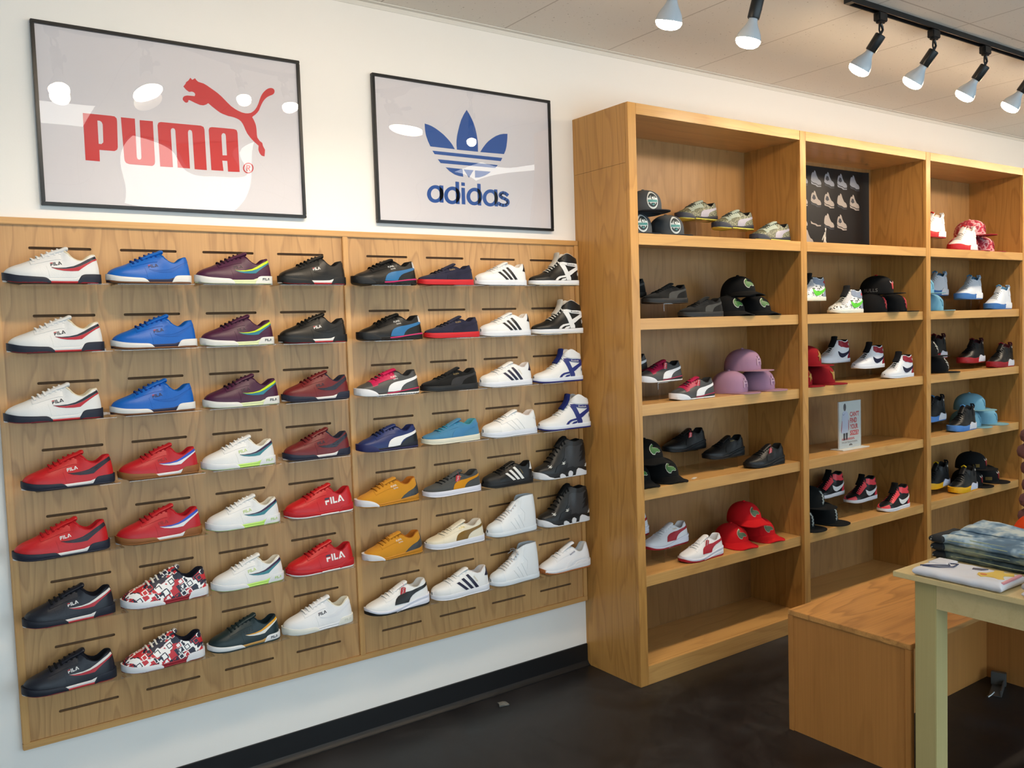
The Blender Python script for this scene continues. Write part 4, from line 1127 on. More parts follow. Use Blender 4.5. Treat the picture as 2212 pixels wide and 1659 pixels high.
# storefront wall: three wide openings with glass, behind the camera
WN = [(-2.3, .9), (1.3, 4.5), (4.9, 8.1)]; WZ0, WZ1 = .12, 2.52
fw = MB().box(X0R, X1R, Y0R - .15, Y0R, 0, WZ0).box(X0R, X1R, Y0R - .15, Y0R, WZ1, ZC)
ed = [X0R] + [v for w in WN for v in w] + [X1R]
for i in range(0, len(ed), 2): fw.box(ed[i], ed[i + 1], Y0R - .15, Y0R, WZ0, WZ1)
struct('wall_front', fw, wallp)
alu = mat((60, 58, 56), .4, 'plain', .8)
for i, (a, c) in enumerate(WN):
    w = MB()
    for q in ((a, a + .05), ((a + c) / 2 - .025, (a + c) / 2 + .025), (c - .05, c)): w.box(q[0], q[1], Y0R - .10, Y0R - .04, WZ0, WZ1)
    for q in ((WZ0, WZ0 + .05), (WZ1 - .05, WZ1)): w.box(a, c, Y0R - .10, Y0R - .04, q[0], q[1])
    o = struct('window_%d' % (i + 1), w, alu)
    MB().box(a + .02, c - .02, Y0R - .075, Y0R - .067, WZ0 + .02, WZ1 - .02).build('window_pane', clear_mat('window_glass', (244, 250, 250)), o)
struct('trim_1', MB().box(X0R, X1R, -.024, -.0002, ZC - .004, ZC - .0005).box(X0R, X1R, -.003, -.0002, ZC - .022, ZC - .004), mat((244, 238, 228), .6))
bb = MB().box(X0R, BX - .002, -.010, 0, 0, .1045)
bb.prism([(-.030, 0), (-.030, .003), (-.018, .010), (-.010, .024), (-.010, 0)], lambda p: (X0R, p[0], p[1]), lambda p: (BX - .002, p[0], p[1]))
struct('baseboard_back', bb, mat((22, 22, 24), .45, 'plain', spec=.4), bevel=.002)
bc = MB().box(X0R, X0R + .01, Y0R, -.03, 0, .1045)
struct('baseboard_left', bc, mat((22, 22, 24), .45, 'plain', spec=.4))

# ------------------------------------------------------------------ slotted display panels
PAN_L, PAN_M, PAN_R, PT, PB = .2731, 1.497, 2.6965, 2.0676, .3229
w_panel = wood('panel', (196, 151, 98), (148, 106, 64), 'Z', .42, 8, .46, .24)
w_trim = wood('trim', (206, 158, 98), (168, 118, 66), 'X', .36, 3, .2, .35, 3.1)
w_trimz = wood('trim_upright', (206, 158, 98), (168, 118, 66), 'Z', .36, 3, .2, .35, 5.1)
SLOTX = [.385, .6625, .940, 1.2185, 1.5905, 1.867, 2.1415, 2.414]
SLOTZ = [1.971 - .2213 * k for k in range(8)]
def slotted(x0, x1, z0, z1, slots, y=-.012, d=.0085, h=.0046):
    """board whose slots are real openings with depth"""
    xs = sorted({x0, x1} | {v for s in slots for v in (s, s + .188)})
    zs = sorted({z0, z1} | {v for z in SLOTZ for v in (z - h, z + h)})
    hole = lambda xa, za: any(s - 1e-6 <= xa < s + .188 - 1e-6 for s in slots) and any(z - h - 1e-6 <= za < z + h - 1e-6 for z in SLOTZ)
    mb = MB()
    for i in range(len(xs) - 1):
        for j in range(len(zs) - 1):
            a, b_, c, e = xs[i], xs[i + 1], zs[j], zs[j + 1]
            if hole(a, c):
                yb = y + d
                for p, q in (((a, c), (b_, c)), ((b_, c), (b_, e)), ((b_, e), (a, e)), ((a, e), (a, c))):
                    mb.add([(p[0], y, p[1]), (q[0], y, q[1]), (q[0], yb, q[1]), (p[0], yb, p[1])], [(0, 1, 2, 3)])
                # rounded ends of the routed slot
                for ex, sg in ((a, 1), (b_, -1)):
                    for sgz, zz in ((1, c), (-1, e)):
                        pts = [(ex, zz)] + [(ex + sg * h * (1 - math.cos(t * PI / 8)), zz + sgz * h * (1 - math.sin(t * PI / 8))) for t in range(5)]
                        mb.add([(p[0], y, p[1]) for p in pts], [(0, k, k + 1) for k in range(1, len(pts) - 1)])
            else:
                mb.add([(a, y, c), (b_, y, c), (b_, y, e), (a, y, e)], [(0, 1, 2, 3)])
    return mb
pan = thing('shoe_display', 'wide oak wall board with rows of routed slots carrying sneakers', 'display', ((PAN_L + PAN_R) / 2, 0, PB))
def pp(name, mb, m, **k):
    o = mb.build(name, m, pan, **k)
    o.location = (-(PAN_L + PAN_R) / 2, 0, -PB)
    return o
pp('slotted_board', slotted(PAN_L + .02, PAN_M, PB + .02, PT - .02, SLOTX[:4]), w_panel)
pp('slotted_board', slotted(PAN_M, PAN_R - .02, PB + .02, PT - .02, SLOTX[4:]), w_panel)
dkslot = mat((104, 76, 50), .9)  # dark strips behind the slots stand in for the shade inside them
for sl in (SLOTX[:4], SLOTX[4:]):
    sb = MB()
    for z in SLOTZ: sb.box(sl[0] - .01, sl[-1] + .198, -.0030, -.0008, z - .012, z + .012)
    pp('slot_shade', sb, dkslot)
T = .023
pp('top_trim', MB().box(PAN_L, PAN_R, -.022, -.0005, PT - T, PT), w_trim, bevel=.002)
pp('bottom_trim', MB().box(PAN_L, PAN_R, -.022, -.0005, PB, PB + T), w_trim, bevel=.002)
for a in (PAN_L, PAN_M - T / 2, PAN_R - T):
    pp('upright_trim', MB().box(a, a + T, -.0215, -.0005, PB + T, PT - T), w_trimz, bevel=.002)

# ------------------------------------------------------------------ framed posters
glaze = clear_mat('poster_glazing', gloss=.065, rough=.004, wave=.032, wave_scale=2.0)
blk = mat((16, 16, 18), .35)
paper = mat((240, 234, 238), .6)
def poster(x0, x1, z0, z1, label):
    t = thing('framed_poster', label, 'poster', ((x0 + x1) / 2, 0, z0))
    ox, oz = (x0 + x1) / 2, z0
    def add(name, mb, m, par=t, **k):
        o = mb.build(name, m, par, **k)
        if par is t: o.location = (-ox, 0, -oz)
        return o
    f = .0115
    fr = MB().box(x0, x1, -.022, -.002, z0, z0 + f).box(x0, x1, -.022, -.002, z1 - f, z1)
    fr.box(x0, x0 + f, -.022, -.002, z0 + f, z1 - f).box(x1 - f, x1, -.022, -.002, z0 + f, z1 - f)
    add('frame', fr, blk, bevel=.0015)
    sheet = add('poster_sheet', MB().box(x0 + f, x1 - f, -.012, -.006, z0 + f, z1 - f), paper)
    add('glazing', MB().box(x0 + f, x1 - f, -.018, -.0165, z0 + f, z1 - f), glaze)
    return t, sheet
def flat_polys(polys, x0, z0, ya=-.0122, yb=-.0129):
    mb = MB()
    for q in polys:
        V, F, E = tri2d(q, 9)
        n = len(V)
        mb.add([(x0 + p[0], yb, z0 + p[1]) for p in V] + [(x0 + p[0], ya, z0 + p[1]) for p in V], F + [(a, b_, n + b_, n + a) for a, b_ in E])
    return mb
CAT=[[(0.4732,0.4443),(0.4815,0.4551),(0.483,0.4602),(0.4918,0.4675),(0.4991,0.4782),(0.5053,0.4718),(0.5154,0.4788),(0.5199,0.4725),(0.5258,0.4677),(0.544,0.4643),(0.556,0.459),(0.568,0.4519),(0.5813,0.4442),(0.5946,0.4355),(0.6055,0.4269),(0.6163,0.4171),(0.6284,0.4055),(0.6405,0.3949),(0.6529,0.3874),(0.6655,0.3815),(0.6782,0.3774),(0.6911,0.3756),(0.7015,0.3763),(0.7121,0.3793),(0.7208,0.3852),(0.7286,0.3927),(0.7365,0.4039),(0.7431,0.4175),(0.7482,0.4309),(0.7537,0.4444),(0.7596,0.4548),(0.7667,0.464),(0.7745,0.4716),(0.7834,0.4777),(0.7902,0.4804),(0.797,0.4813),(0.8029,0.4797),(0.8062,0.4768),(0.8078,0.4713),(0.8065,0.4652),(0.8035,0.4605),(0.7985,0.4565),(0.7888,0.4519),(0.7791,0.4463),(0.7702,0.4382),(0.7622,0.4288),(0.7552,0.4169),(0.749,0.4041),(0.7445,0.3933),(0.7374,0.3835),(0.729,0.3749),(0.7194,0.3674),(0.7166,0.3638),(0.7205,0.3581),(0.7238,0.3513),(0.7273,0.3427),(0.7295,0.334),(0.7306,0.3239),(0.7311,0.3137),(0.7313,0.3009),(0.7326,0.2908),(0.7413,0.2788),(0.7503,0.2732),(0.7524,0.2618),(0.7597,0.2483),(0.7565,0.2235),(0.7465,0.2252),(0.7414,0.2299),(0.7377,0.236),(0.7354,0.2417),(0.7343,0.2473),(0.7359,0.2616),(0.7262,0.2691),(0.7173,0.2765),(0.7056,0.2886),(0.6951,0.3023),(0.6887,0.3157),(0.6835,0.3291),(0.6792,0.3373),(0.6739,0.3445),(0.6672,0.3496),(0.6589,0.353),(0.6487,0.3559),(0.6386,0.3575),(0.6284,0.3584),(0.6184,0.361),(0.6084,0.3636),(0.5986,0.3675),(0.5888,0.3733),(0.5792,0.3801),(0.572,0.385),(0.5648,0.3908),(0.5576,0.3962),(0.5499,0.3903),(0.5398,0.3861),(0.5276,0.3863),(0.5108,0.3917),(0.4941,0.3982),(0.4886,0.3987),(0.4865,0.3912),(0.4803,0.388),(0.4756,0.3898),(0.4722,0.3931),(0.4692,0.3963),(0.4685,0.4011),(0.4705,0.4062),(0.4743,0.4104),(0.4792,0.4127),(0.4853,0.4142),(0.4998,0.4148),(0.5108,0.415),(0.5131,0.4214),(0.5123,0.4247),(0.5102,0.4272),(0.5067,0.4291),(0.5019,0.4302),(0.4921,0.4278),(0.4816,0.4344)]]
PUMAL=[[(0.1404,0.3132),(0.1843,0.3135),(0.1837,0.2157),(0.185,0.1957),(0.1843,0.157),(0.1402,0.1575)],[(0.1843,0.3135),(0.2279,0.3137),(0.2389,0.3129),(0.2451,0.3072),(0.2461,0.2977),(0.2436,0.2092),(0.2406,0.2009),(0.2323,0.1958),(0.185,0.1957),(0.1837,0.2157),(0.1925,0.2155),(0.1988,0.222),(0.2002,0.282),(0.1972,0.2896),(0.192,0.2933),(0.1831,0.2934)],[(0.259,0.3125),(0.3039,0.3127),(0.3029,0.1822),(0.3051,0.1753),(0.3107,0.1731),(0.316,0.1757),(0.3184,0.1819),(0.3193,0.3095),(0.3627,0.3105),(0.3624,0.1709),(0.3603,0.1614),(0.3525,0.1553),(0.2772,0.1556),(0.2672,0.1591),(0.2626,0.1679)],[(0.3778,0.2985),(0.381,0.307),(0.3886,0.3106),(0.5267,0.3128),(0.5361,0.3093),(0.539,0.3006),(0.5398,0.1557),(0.4971,0.1557),(0.4956,0.2832),(0.4939,0.2914),(0.4879,0.2941),(0.4828,0.2913),(0.4802,0.2844),(0.4806,0.1567),(0.4383,0.1567),(0.4372,0.2866),(0.4348,0.2919),(0.4295,0.2941),(0.4239,0.2913),(0.4214,0.2849),(0.422,0.1565),(0.3791,0.1558)],[(0.5542,0.3005),(0.5575,0.3088),(0.5662,0.3119),(0.6062,0.3128),(0.6082,0.2947),(0.6023,0.2924),(0.599,0.2852),(0.5993,0.2137),(0.5972,0.1946),(0.5998,0.1576),(0.5563,0.157)],[(0.6062,0.3128),(0.6469,0.3131),(0.6556,0.3105),(0.6586,0.3016),(0.6594,0.1581),(0.6166,0.1566),(0.6157,0.195),(0.5972,0.1946),(0.5993,0.2137),(0.6156,0.2151),(0.6152,0.2857),(0.6133,0.2924),(0.6082,0.2947)]]
REG=[[(0.7122,0.1769),(0.7114,0.1724),(0.7098,0.168),(0.7072,0.1641),(0.7039,0.1607),(0.7,0.158),(0.6957,0.1562),(0.6913,0.1554),(0.6869,0.1555),(0.6828,0.1567),(0.6792,0.1588),(0.6763,0.1617),(0.6741,0.1652),(0.6729,0.1693),(0.6726,0.1737),(0.6768,0.174),(0.677,0.1706),(0.678,0.1673),(0.6797,0.1645),(0.682,0.1622),(0.6848,0.1605),(0.6881,0.1596),(0.6915,0.1595),(0.695,0.1601),(0.6984,0.1616),(0.7014,0.1637),(0.704,0.1664),(0.706,0.1695),(0.7074,0.173),(0.7079,0.1765)],[(0.6726,0.1737),(0.6733,0.1782),(0.675,0.1825),(0.6776,0.1864),(0.6808,0.1898),(0.6847,0.1925),(0.6889,0.1943),(0.6934,0.1952),(0.6977,0.1951),(0.7018,0.1939),(0.7055,0.1919),(0.7085,0.189),(0.7106,0.1854),(0.7119,0.1813),(0.7122,0.1769),(0.7079,0.1765),(0.7077,0.18),(0.7068,0.1833),(0.705,0.1861),(0.7027,0.1884),(0.6998,0.1901),(0.6966,0.191),(0.6931,0.1911),(0.6897,0.1904),(0.6863,0.189),(0.6833,0.1869),(0.6807,0.1842),(0.6787,0.181),(0.6774,0.1776),(0.6768,0.174)],[(0.6851,0.1852),(0.6887,0.1855),(0.6888,0.1645),(0.6852,0.1642)],[(0.6887,0.1855),(0.6964,0.1855),(0.7005,0.1824),(0.6996,0.177),(0.6952,0.1738),(0.6886,0.1732),(0.6888,0.1762),(0.6942,0.1766),(0.6961,0.1797),(0.6945,0.1825),(0.6885,0.1826)],[(0.691,0.1734),(0.6946,0.1737),(0.7008,0.1649),(0.6965,0.1645)]]
TREF=[[(0.4518,0.5055),(0.4643,0.4894),(0.4755,0.4715),(0.4859,0.4517),(0.4937,0.4294),(0.4993,0.4051),(0.503,0.3806),(0.504,0.3557),(0.503,0.3307),(0.3953,0.3302),(0.3935,0.3481),(0.3942,0.3645),(0.3977,0.3866),(0.4039,0.409),(0.4121,0.4344),(0.4223,0.4601),(0.4365,0.4846)],[(0.2399,0.4239),(0.2565,0.4214),(0.2737,0.4169),(0.2921,0.4092),(0.3106,0.3994),(0.3303,0.3874),(0.3476,0.3735),(0.3612,0.3613),(0.3722,0.3488),(0.3844,0.3309),(0.2637,0.3315),(0.2522,0.3534),(0.2439,0.3765),(0.2405,0.3974)],[(0.6647,0.4247),(0.6436,0.4226),(0.6225,0.4176),(0.6014,0.4087),(0.5803,0.3965),(0.5612,0.3829),(0.545,0.368),(0.5293,0.3498),(0.515,0.3307),(0.6421,0.3331),(0.6512,0.3498),(0.6568,0.3673),(0.6622,0.3962)],[(0.2723,0.3146),(0.6323,0.3152),(0.6233,0.3003),(0.2824,0.3011)],[(0.2972,0.2809),(0.6066,0.2814),(0.5922,0.2679),(0.3111,0.2659)],[(0.3346,0.25),(0.42,0.2491),(0.4219,0.2163),(0.3991,0.2185),(0.3797,0.2225),(0.3544,0.2347)],[(0.4252,0.2484),(0.4768,0.2487),(0.4514,0.2146)],[(0.4835,0.2486),(0.5674,0.2496),(0.5533,0.239),(0.5325,0.2284),(0.5051,0.2197),(0.4835,0.217)]]
ADIL=[[(0.3201,0.1361),(0.3187,0.1277),(0.3153,0.1196),(0.3101,0.1122),(0.3032,0.1058),(0.2952,0.1009),(0.2864,0.0976),(0.2772,0.0962),(0.2681,0.0966),(0.2596,0.0989),(0.2521,0.1028),(0.2459,0.1083),(0.2414,0.1151),(0.2387,0.1228),(0.2381,0.1309),(0.2568,0.1321),(0.2572,0.1271),(0.2586,0.1224),(0.261,0.1183),(0.2643,0.1149),(0.2684,0.1125),(0.273,0.1111),(0.2779,0.1108),(0.2828,0.1117),(0.2875,0.1136),(0.2919,0.1166),(0.2955,0.1204),(0.2984,0.1249),(0.3002,0.1298),(0.301,0.1349)],[(0.2381,0.1309),(0.2395,0.1393),(0.2428,0.1473),(0.248,0.1546),(0.2546,0.161),(0.2626,0.1659),(0.2713,0.1693),(0.2805,0.1708),(0.2896,0.1705),(0.2982,0.1683),(0.3058,0.1644),(0.3121,0.1589),(0.3167,0.1521),(0.3194,0.1444),(0.3201,0.1361),(0.301,0.1349),(0.3007,0.1399),(0.2992,0.1447),(0.2968,0.1488),(0.2934,0.1522),(0.2893,0.1546),(0.2847,0.156),(0.2798,0.1562),(0.2749,0.1553),(0.2702,0.1533),(0.2659,0.1504),(0.2622,0.1465),(0.2594,0.1421),(0.2576,0.1372),(0.2568,0.1321)],[(0.3007,0.1717),(0.3197,0.1713),(0.3179,0.0991),(0.2994,0.0991)],[(0.4047,0.1354),(0.4033,0.1269),(0.3998,0.1186),(0.3945,0.1111),(0.3876,0.1047),(0.3795,0.0998),(0.3706,0.0965),(0.3613,0.095),(0.3522,0.0954),(0.3436,0.0977),(0.336,0.1018),(0.3297,0.1073),(0.3251,0.1142),(0.3224,0.122),(0.3218,0.1302),(0.3404,0.1314),(0.3407,0.1263),(0.3422,0.1216),(0.3447,0.1174),(0.3481,0.114),(0.3523,0.1115),(0.357,0.1101),(0.362,0.1098),(0.367,0.1107),(0.3719,0.1127),(0.3764,0.1157),(0.3801,0.1195),(0.383,0.1241),(0.3849,0.1291),(0.3857,0.1342)],[(0.3218,0.1302),(0.3232,0.1387),(0.3265,0.1468),(0.3317,0.1543),(0.3385,0.1606),(0.3465,0.1657),(0.3553,0.169),(0.3646,0.1706),(0.3738,0.1703),(0.3824,0.1681),(0.3902,0.1641),(0.3965,0.1585),(0.4012,0.1516),(0.404,0.1438),(0.4047,0.1354),(0.3857,0.1342),(0.3854,0.1393),(0.3839,0.1441),(0.3813,0.1483),(0.3779,0.1517),(0.3737,0.1542),(0.369,0.1556),(0.3639,0.1558),(0.3589,0.1549),(0.354,0.1529),(0.3496,0.1499),(0.3459,0.146),(0.343,0.1415),(0.3412,0.1365),(0.3404,0.1314)],[(0.3811,0.1931),(0.3993,0.1927),(0.3985,0.0976),(0.3809,0.0977)],[(0.4107,0.1688),(0.4284,0.1683),(0.428,0.0976),(0.4103,0.0978)],[(0.411,0.1919),(0.4287,0.1915),(0.4287,0.1772),(0.411,0.1776)],[(0.5185,0.1374),(0.5171,0.1288),(0.5137,0.1204),(0.5084,0.1128),(0.5015,0.1063),(0.4934,0.1012),(0.4844,0.0979),(0.4751,0.0964),(0.4659,0.0969),(0.4573,0.0992),(0.4497,0.1033),(0.4434,0.109),(0.4388,0.116),(0.4361,0.1239),(0.4354,0.1323),(0.454,0.1335),(0.4544,0.1283),(0.4558,0.1235),(0.4583,0.1192),(0.4618,0.1157),(0.466,0.1132),(0.4707,0.1118),(0.4758,0.1115),(0.4809,0.1123),(0.4858,0.1144),(0.4902,0.1174),(0.494,0.1213),(0.4969,0.126),(0.4988,0.131),(0.4996,0.1363)],[(0.4354,0.1323),(0.4368,0.1409),(0.4402,0.1492),(0.4454,0.1568),(0.4522,0.1632),(0.4602,0.1683),(0.4691,0.1717),(0.4783,0.1733),(0.4875,0.173),(0.4963,0.1707),(0.504,0.1667),(0.5104,0.161),(0.5151,0.154),(0.5178,0.146),(0.5185,0.1374),(0.4996,0.1363),(0.4992,0.1415),(0.4977,0.1463),(0.4952,0.1506),(0.4917,0.1541),(0.4875,0.1566),(0.4828,0.158),(0.4777,0.1583),(0.4726,0.1574),(0.4677,0.1553),(0.4633,0.1523),(0.4596,0.1483),(0.4567,0.1437),(0.4548,0.1387),(0.454,0.1335)],[(0.4932,0.1921),(0.5107,0.1917),(0.5108,0.0973),(0.4933,0.0974)],[(0.6021,0.1363),(0.6007,0.1278),(0.5973,0.1196),(0.5921,0.1121),(0.5852,0.1057),(0.5772,0.1007),(0.5683,0.0975),(0.5591,0.096),(0.55,0.0964),(0.5414,0.0988),(0.5338,0.1028),(0.5276,0.1084),(0.523,0.1153),(0.5203,0.1231),(0.5197,0.1314),(0.538,0.1325),(0.5384,0.1274),(0.5399,0.1226),(0.5424,0.1184),(0.5458,0.1149),(0.55,0.1124),(0.5547,0.111),(0.5597,0.1107),(0.5648,0.1116),(0.5696,0.1135),(0.5741,0.1166),(0.5778,0.1204),(0.5807,0.125),(0.5826,0.13),(0.5834,0.1352)],[(0.5197,0.1314),(0.521,0.1398),(0.5244,0.1479),(0.5295,0.1554),(0.5362,0.1617),(0.5442,0.1667),(0.553,0.1701),(0.5622,0.1716),(0.5713,0.1713),(0.58,0.1691),(0.5877,0.1651),(0.594,0.1595),(0.5987,0.1526),(0.6014,0.1448),(0.6021,0.1363),(0.5834,0.1352),(0.583,0.1403),(0.5815,0.1452),(0.579,0.1494),(0.5756,0.1528),(0.5713,0.1553),(0.5666,0.1567),(0.5616,0.157),(0.5565,0.1561),(0.5517,0.1541),(0.5473,0.151),(0.5435,0.1472),(0.5407,0.1426),(0.5388,0.1376),(0.538,0.1325)],[(0.5822,0.173),(0.5995,0.173),(0.5999,0.0982),(0.5826,0.0984)],[(0.6634,0.1559),(0.6478,0.1656),(0.6361,0.154),(0.6516,0.1442)],[(0.6483,0.1654),(0.6304,0.1687),(0.6248,0.1547),(0.6427,0.1514)],[(0.6291,0.1686),(0.6124,0.163),(0.6174,0.1499),(0.6341,0.1554)],[(0.6093,0.1603),(0.6041,0.147),(0.6206,0.1441),(0.6259,0.1573)],[(0.6051,0.1431),(0.6172,0.1329),(0.6304,0.1434),(0.6182,0.1536)],[(0.6169,0.1331),(0.6387,0.1268),(0.6461,0.1403),(0.6242,0.1466)],[(0.6336,0.1287),(0.6515,0.1199),(0.6618,0.1324),(0.6438,0.1412)],[(0.646,0.1274),(0.6472,0.1127),(0.6649,0.1151),(0.6636,0.1299)],[(0.6517,0.1218),(0.6376,0.1106),(0.6492,0.1008),(0.6633,0.112)],[(0.6467,0.1143),(0.6248,0.1117),(0.6257,0.0976),(0.6475,0.1002)],[(0.6322,0.1115),(0.6123,0.1153),(0.6066,0.1014),(0.6265,0.0975)],[(0.6187,0.1129),(0.6053,0.121),(0.594,0.1093),(0.6073,0.1011)]]

p1, s1_ = poster(.4319, 1.3405, 2.1111, 2.7074, 'black-framed white poster with red leaping cat and red block letters')
redp = mat((222, 42, 44), .6)
flat_polys(CAT, .4319, 2.1111).build('leaping_cat', redp, s1_)
flat_polys(PUMAL, .4319, 2.1111).build('lettering', redp, s1_)
flat_polys(REG, .4319, 2.1111).build('registered_mark', redp, s1_)
p2, s2_ = poster(1.6462, 2.5546, 2.1079, 2.7075, 'black-framed white poster with blue three-leaf emblem and lowercase lettering')
blu = mat((10, 82, 168), .6)
flat_polys(TREF, 1.6462, 2.1079).build('leaf_emblem', blu, s2_)
flat_polys(ADIL, 1.6462, 2.1079).build('lettering', blu, s2_)

# ------------------------------------------------------------------ bookcases
w_case = wood('case_upright', (196, 146, 80), (152, 104, 52), 'Z', .34, 7, .42, .30, 1.3)
w_caseh = wood('case_shelf', (204, 157, 94), (166, 118, 64), 'X', .32, 4, .30, .30, 2.3)
w_case_shaded = wood('case_shaded', (178, 130, 68), (136, 92, 44), 'Z', .36, 7, .42, .30, 1.9)  # darker copy of the case oak, bay shade painted into its colour
w_back = wood('case_back', (158, 117, 70), (120, 84, 46), 'Z', .45, 6, .35, .25, 4.3)  # back oak darkened as well, for the dimness inside the bays
def bookcase(i, label):
    a, c = U[i], U[i + 1]
    t = thing('bookcase', label, 'bookcase', ((a + c) / 2, -.19, 0), 0, 'oak bookcases along the back wall')
    def add(name, mb, m, **k):
        o = mb.build(name, m, t, **k); o.location = (-(a + c) / 2, .19, 0); return o
    pl = (a, a + .022) if i == 0 else (a + .0255, a + .047)
    pr = (c + .003, c + .0245)
    yb = -.0006
    if i == 0:
        add('side_panel', MB().box(pl[0], pl[1], BD + .02, yb, 0, 2.377), w_case)
        add('upper_side_panel', MB().box(pl[0], pl[1], BD + .02, yb, 2.3782, BT), w_case)
    else:
        add('side_panel', MB().box(pl[0], pl[1], BD + .02, yb, 0, BT), w_case)
    add('side_panel', MB().box(pr[0], pr[1], BD + .02, yb, 0, BT), w_case_shaded)
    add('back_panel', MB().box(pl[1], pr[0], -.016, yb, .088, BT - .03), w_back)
    add('face_stile', MB().box(a, a + .0497, BD, BD + .0195, 0, BT), w_case, bevel=.0015)
    if i == 2:
        add('face_stile', MB().box(c, c + .0497, BD, BD + .0195, 0, BT), w_case, bevel=.0015)
    x0, x1 = a + .0497, c
    add('top_rail', MB().box(x0, x1, BD + .0005, BD + .0195, BT - .0483, BT), w_caseh, bevel=.0012)
    add('top_board', MB().box(pl[1], pr[0], BD + .02, -.0165, BT - .0483, BT - .02), w_caseh)
    for k, z in enumerate(SH):
        if k == 0:
            add('fixed_rail', MB().box(x0, x1, BD + .0005, BD + .0195, z - .0513, z), w_caseh, bevel=.0012)
            add('fixed_shelf', MB().box(pl[1], pr[0], BD + .02, -.0165, z - .022, z - .0002), w_caseh)
        else:
            o = add('shelf', MB().box(pl[1] + .001, pr[0] - .001, BD + .045, -.0165, z - .022, z - .0002), w_caseh)
            e = MB().box(pl[1] + .001, pr[0] - .001, BD + .022, BD + .0445, z - .0513, z).build('shelf_edge', w_caseh, o, bevel=.0015)
    add('bottom_board', MB().box(pl[1], pr[0], BD + .02, -.0165, .066, .0878), w_caseh)
    add('toe_board', MB().box(x0, x1, BD + .0005, BD + .0195, 0, .088), w_caseh, bevel=.0012)
    return t
bookcase(0, 'oak bookcase nearest the slotted wall panel, its plain side panel showing')
bookcase(1, 'middle oak bookcase with the black sneaker poster in its top bay')
bookcase(2, 'far oak bookcase behind the jeans, third along from the wall panel')

# ------------------------------------------------------------------ storage bench and table
bw = wood('bench_top', (208, 152, 88), (152, 106, 58), 'X', .35, 6, .55, .30, 6.0)
bw2 = wood('bench_side', (184, 126, 66), (148, 98, 48), 'Z', .42, 3, .25, .3, 7.0)
bt = thing('display_bench', 'low oak storage bench on the floor before the bookcases', 'bench', (3.45, -1.315, 0))
def bp_(name, mb, m, **k):
    o = mb.build(name, m, bt, **k); o.location = (-3.45, 1.315, 0); return o
BX0, BX1, BY0, BY1, BZ = 2.879, 4.02, -1.575, -1.055, .495
bp_('top_board', MB().box(BX0, BX1, BY0, BY1, BZ - .02, BZ), bw, bevel=.0015)
bp_('end_panel', MB().box(BX0 + .006, BX0 + .022, BY0 + .022, BY1 - .022, .0, BZ - .0205), bw2)
bp_('end_panel', MB().box(BX1 - .022, BX1 - .006, BY0 + .001, BY1 - .022, .0, BZ - .0205), bw2)
bp_('corner_stile', MB().box(BX0, BX0 + .022, BY1 - .0215, BY1, 0, BZ - .0205), bw2, bevel=.001)
bp_('corner_stile', MB().box(BX0, BX0 + .022, BY0, BY0 + .0215, 0, BZ - .0205), bw2, bevel=.001)
bp_('inner_panel', MB().box(BX0 + .022, BX1 - .0225, -1.29, -1.272, 0, BZ - .0205), bw2)
tw = wood('pale_table', (212, 190, 140), (184, 160, 110), 'X', .5, 3, .18, .2, 8.0)
twz = wood('pale_table_leg', (188, 172, 118), (166, 148, 98), 'Z', .5, 3, .15, .2, 9.0)
tb = thing('clothing_table', 'pale wooden table carrying folded jeans and a white shirt', 'table', (3.65, -2.05, 0))
TX0, TX1, TY0, TY1, TZ = 2.836, 4.45, -2.62, -1.535, .762
def tp_(name, mb, m, **k):
    o = mb.build(name, m, tb, **k); o.location = (-3.65, 2.05, 0); return o
tp_('tabletop', MB().box(TX0, TX1, TY0, TY1, TZ - .019, TZ), tw, bevel=.0015)
lx0, lx1 = TX0 + .03, TX1 - .03; ly0, ly1 = TY0 + .06, TY1 - .064; LW = .076
for a in (lx0, lx1 - LW):
    for c in (ly1 - LW, ly0):
        tp_('leg', MB().box(a, a + LW, c, c + LW, 0, TZ - .0195), twz, bevel=.002)
for a in (lx0 + .002, lx1 - .022):
    tp_('apron', MB().box(a, a + .02, ly0 + LW + .0005, ly1 - LW - .0005, TZ - .11, TZ - .0195), tw)
for c in (ly0 + .002, ly1 - .022):
    tp_('apron', MB().box(lx0 + LW + .0005, lx1 - LW - .0005, c, c + .02, TZ - .11, TZ - .0195), tw)
# ------------------------------------------------------------------ goods on the table, small things
def soft_slab(x0, x1, y0, y1, z0, h, n=22, wob=.004, seed=0, sag=None, round_=.016):
    """folded cloth: rounded edges, gentle ripples; closed"""
    rnd = random.Random(seed); ph = [rnd.uniform(0, 6) for _ in range(6)]
    def wave(x, y):
        return wob * (math.sin(x * 34 + ph[0]) * math.sin(y * 21 + ph[1]) + .6 * math.sin(x * 61 + y * 37 + ph[2]))
    mb = MB(); vs = []; fs = []
    for layer in (0, 1):
        for i in range(n + 1):
            for j in range(n + 1):
                u = i / n; v = j / n
                uu = (1 - math.cos(PI * u)) / 2; vv = (1 - math.cos(PI * v)) / 2
                x = x0 + (x1 - x0) * uu; y = y0 + (y1 - y0) * vv
                d = min(x - x0, x1 - x, y - y0, y1 - y); e = min(1, d / round_); k = math.sqrt(max(0, 1 - (1 - e) ** 2))
                z = z0 + (h / 2 + (h / 2) * k + wave(x, y) * k if layer == 0 else h / 2 - (h / 2) * k)
                w2 = wave(y * 2, x * 1.4) * 1.2
                if sag: z += sag(x, y)
                vs.append((x + w2, y + w2 * .6, z))
    K = (n + 1) ** 2; g = lambda i, j, o=0: o * K + i * (n + 1) + j
    for i in range(n):
        for j in range(n):
            fs.append((g(i, j), g(i + 1, j), g(i + 1, j + 1), g(i, j + 1)))
            fs.append((g(i, j, 1), g(i, j + 1, 1), g(i + 1, j + 1, 1), g(i + 1, j, 1)))
    mb.add(vs, fs)
    return mb

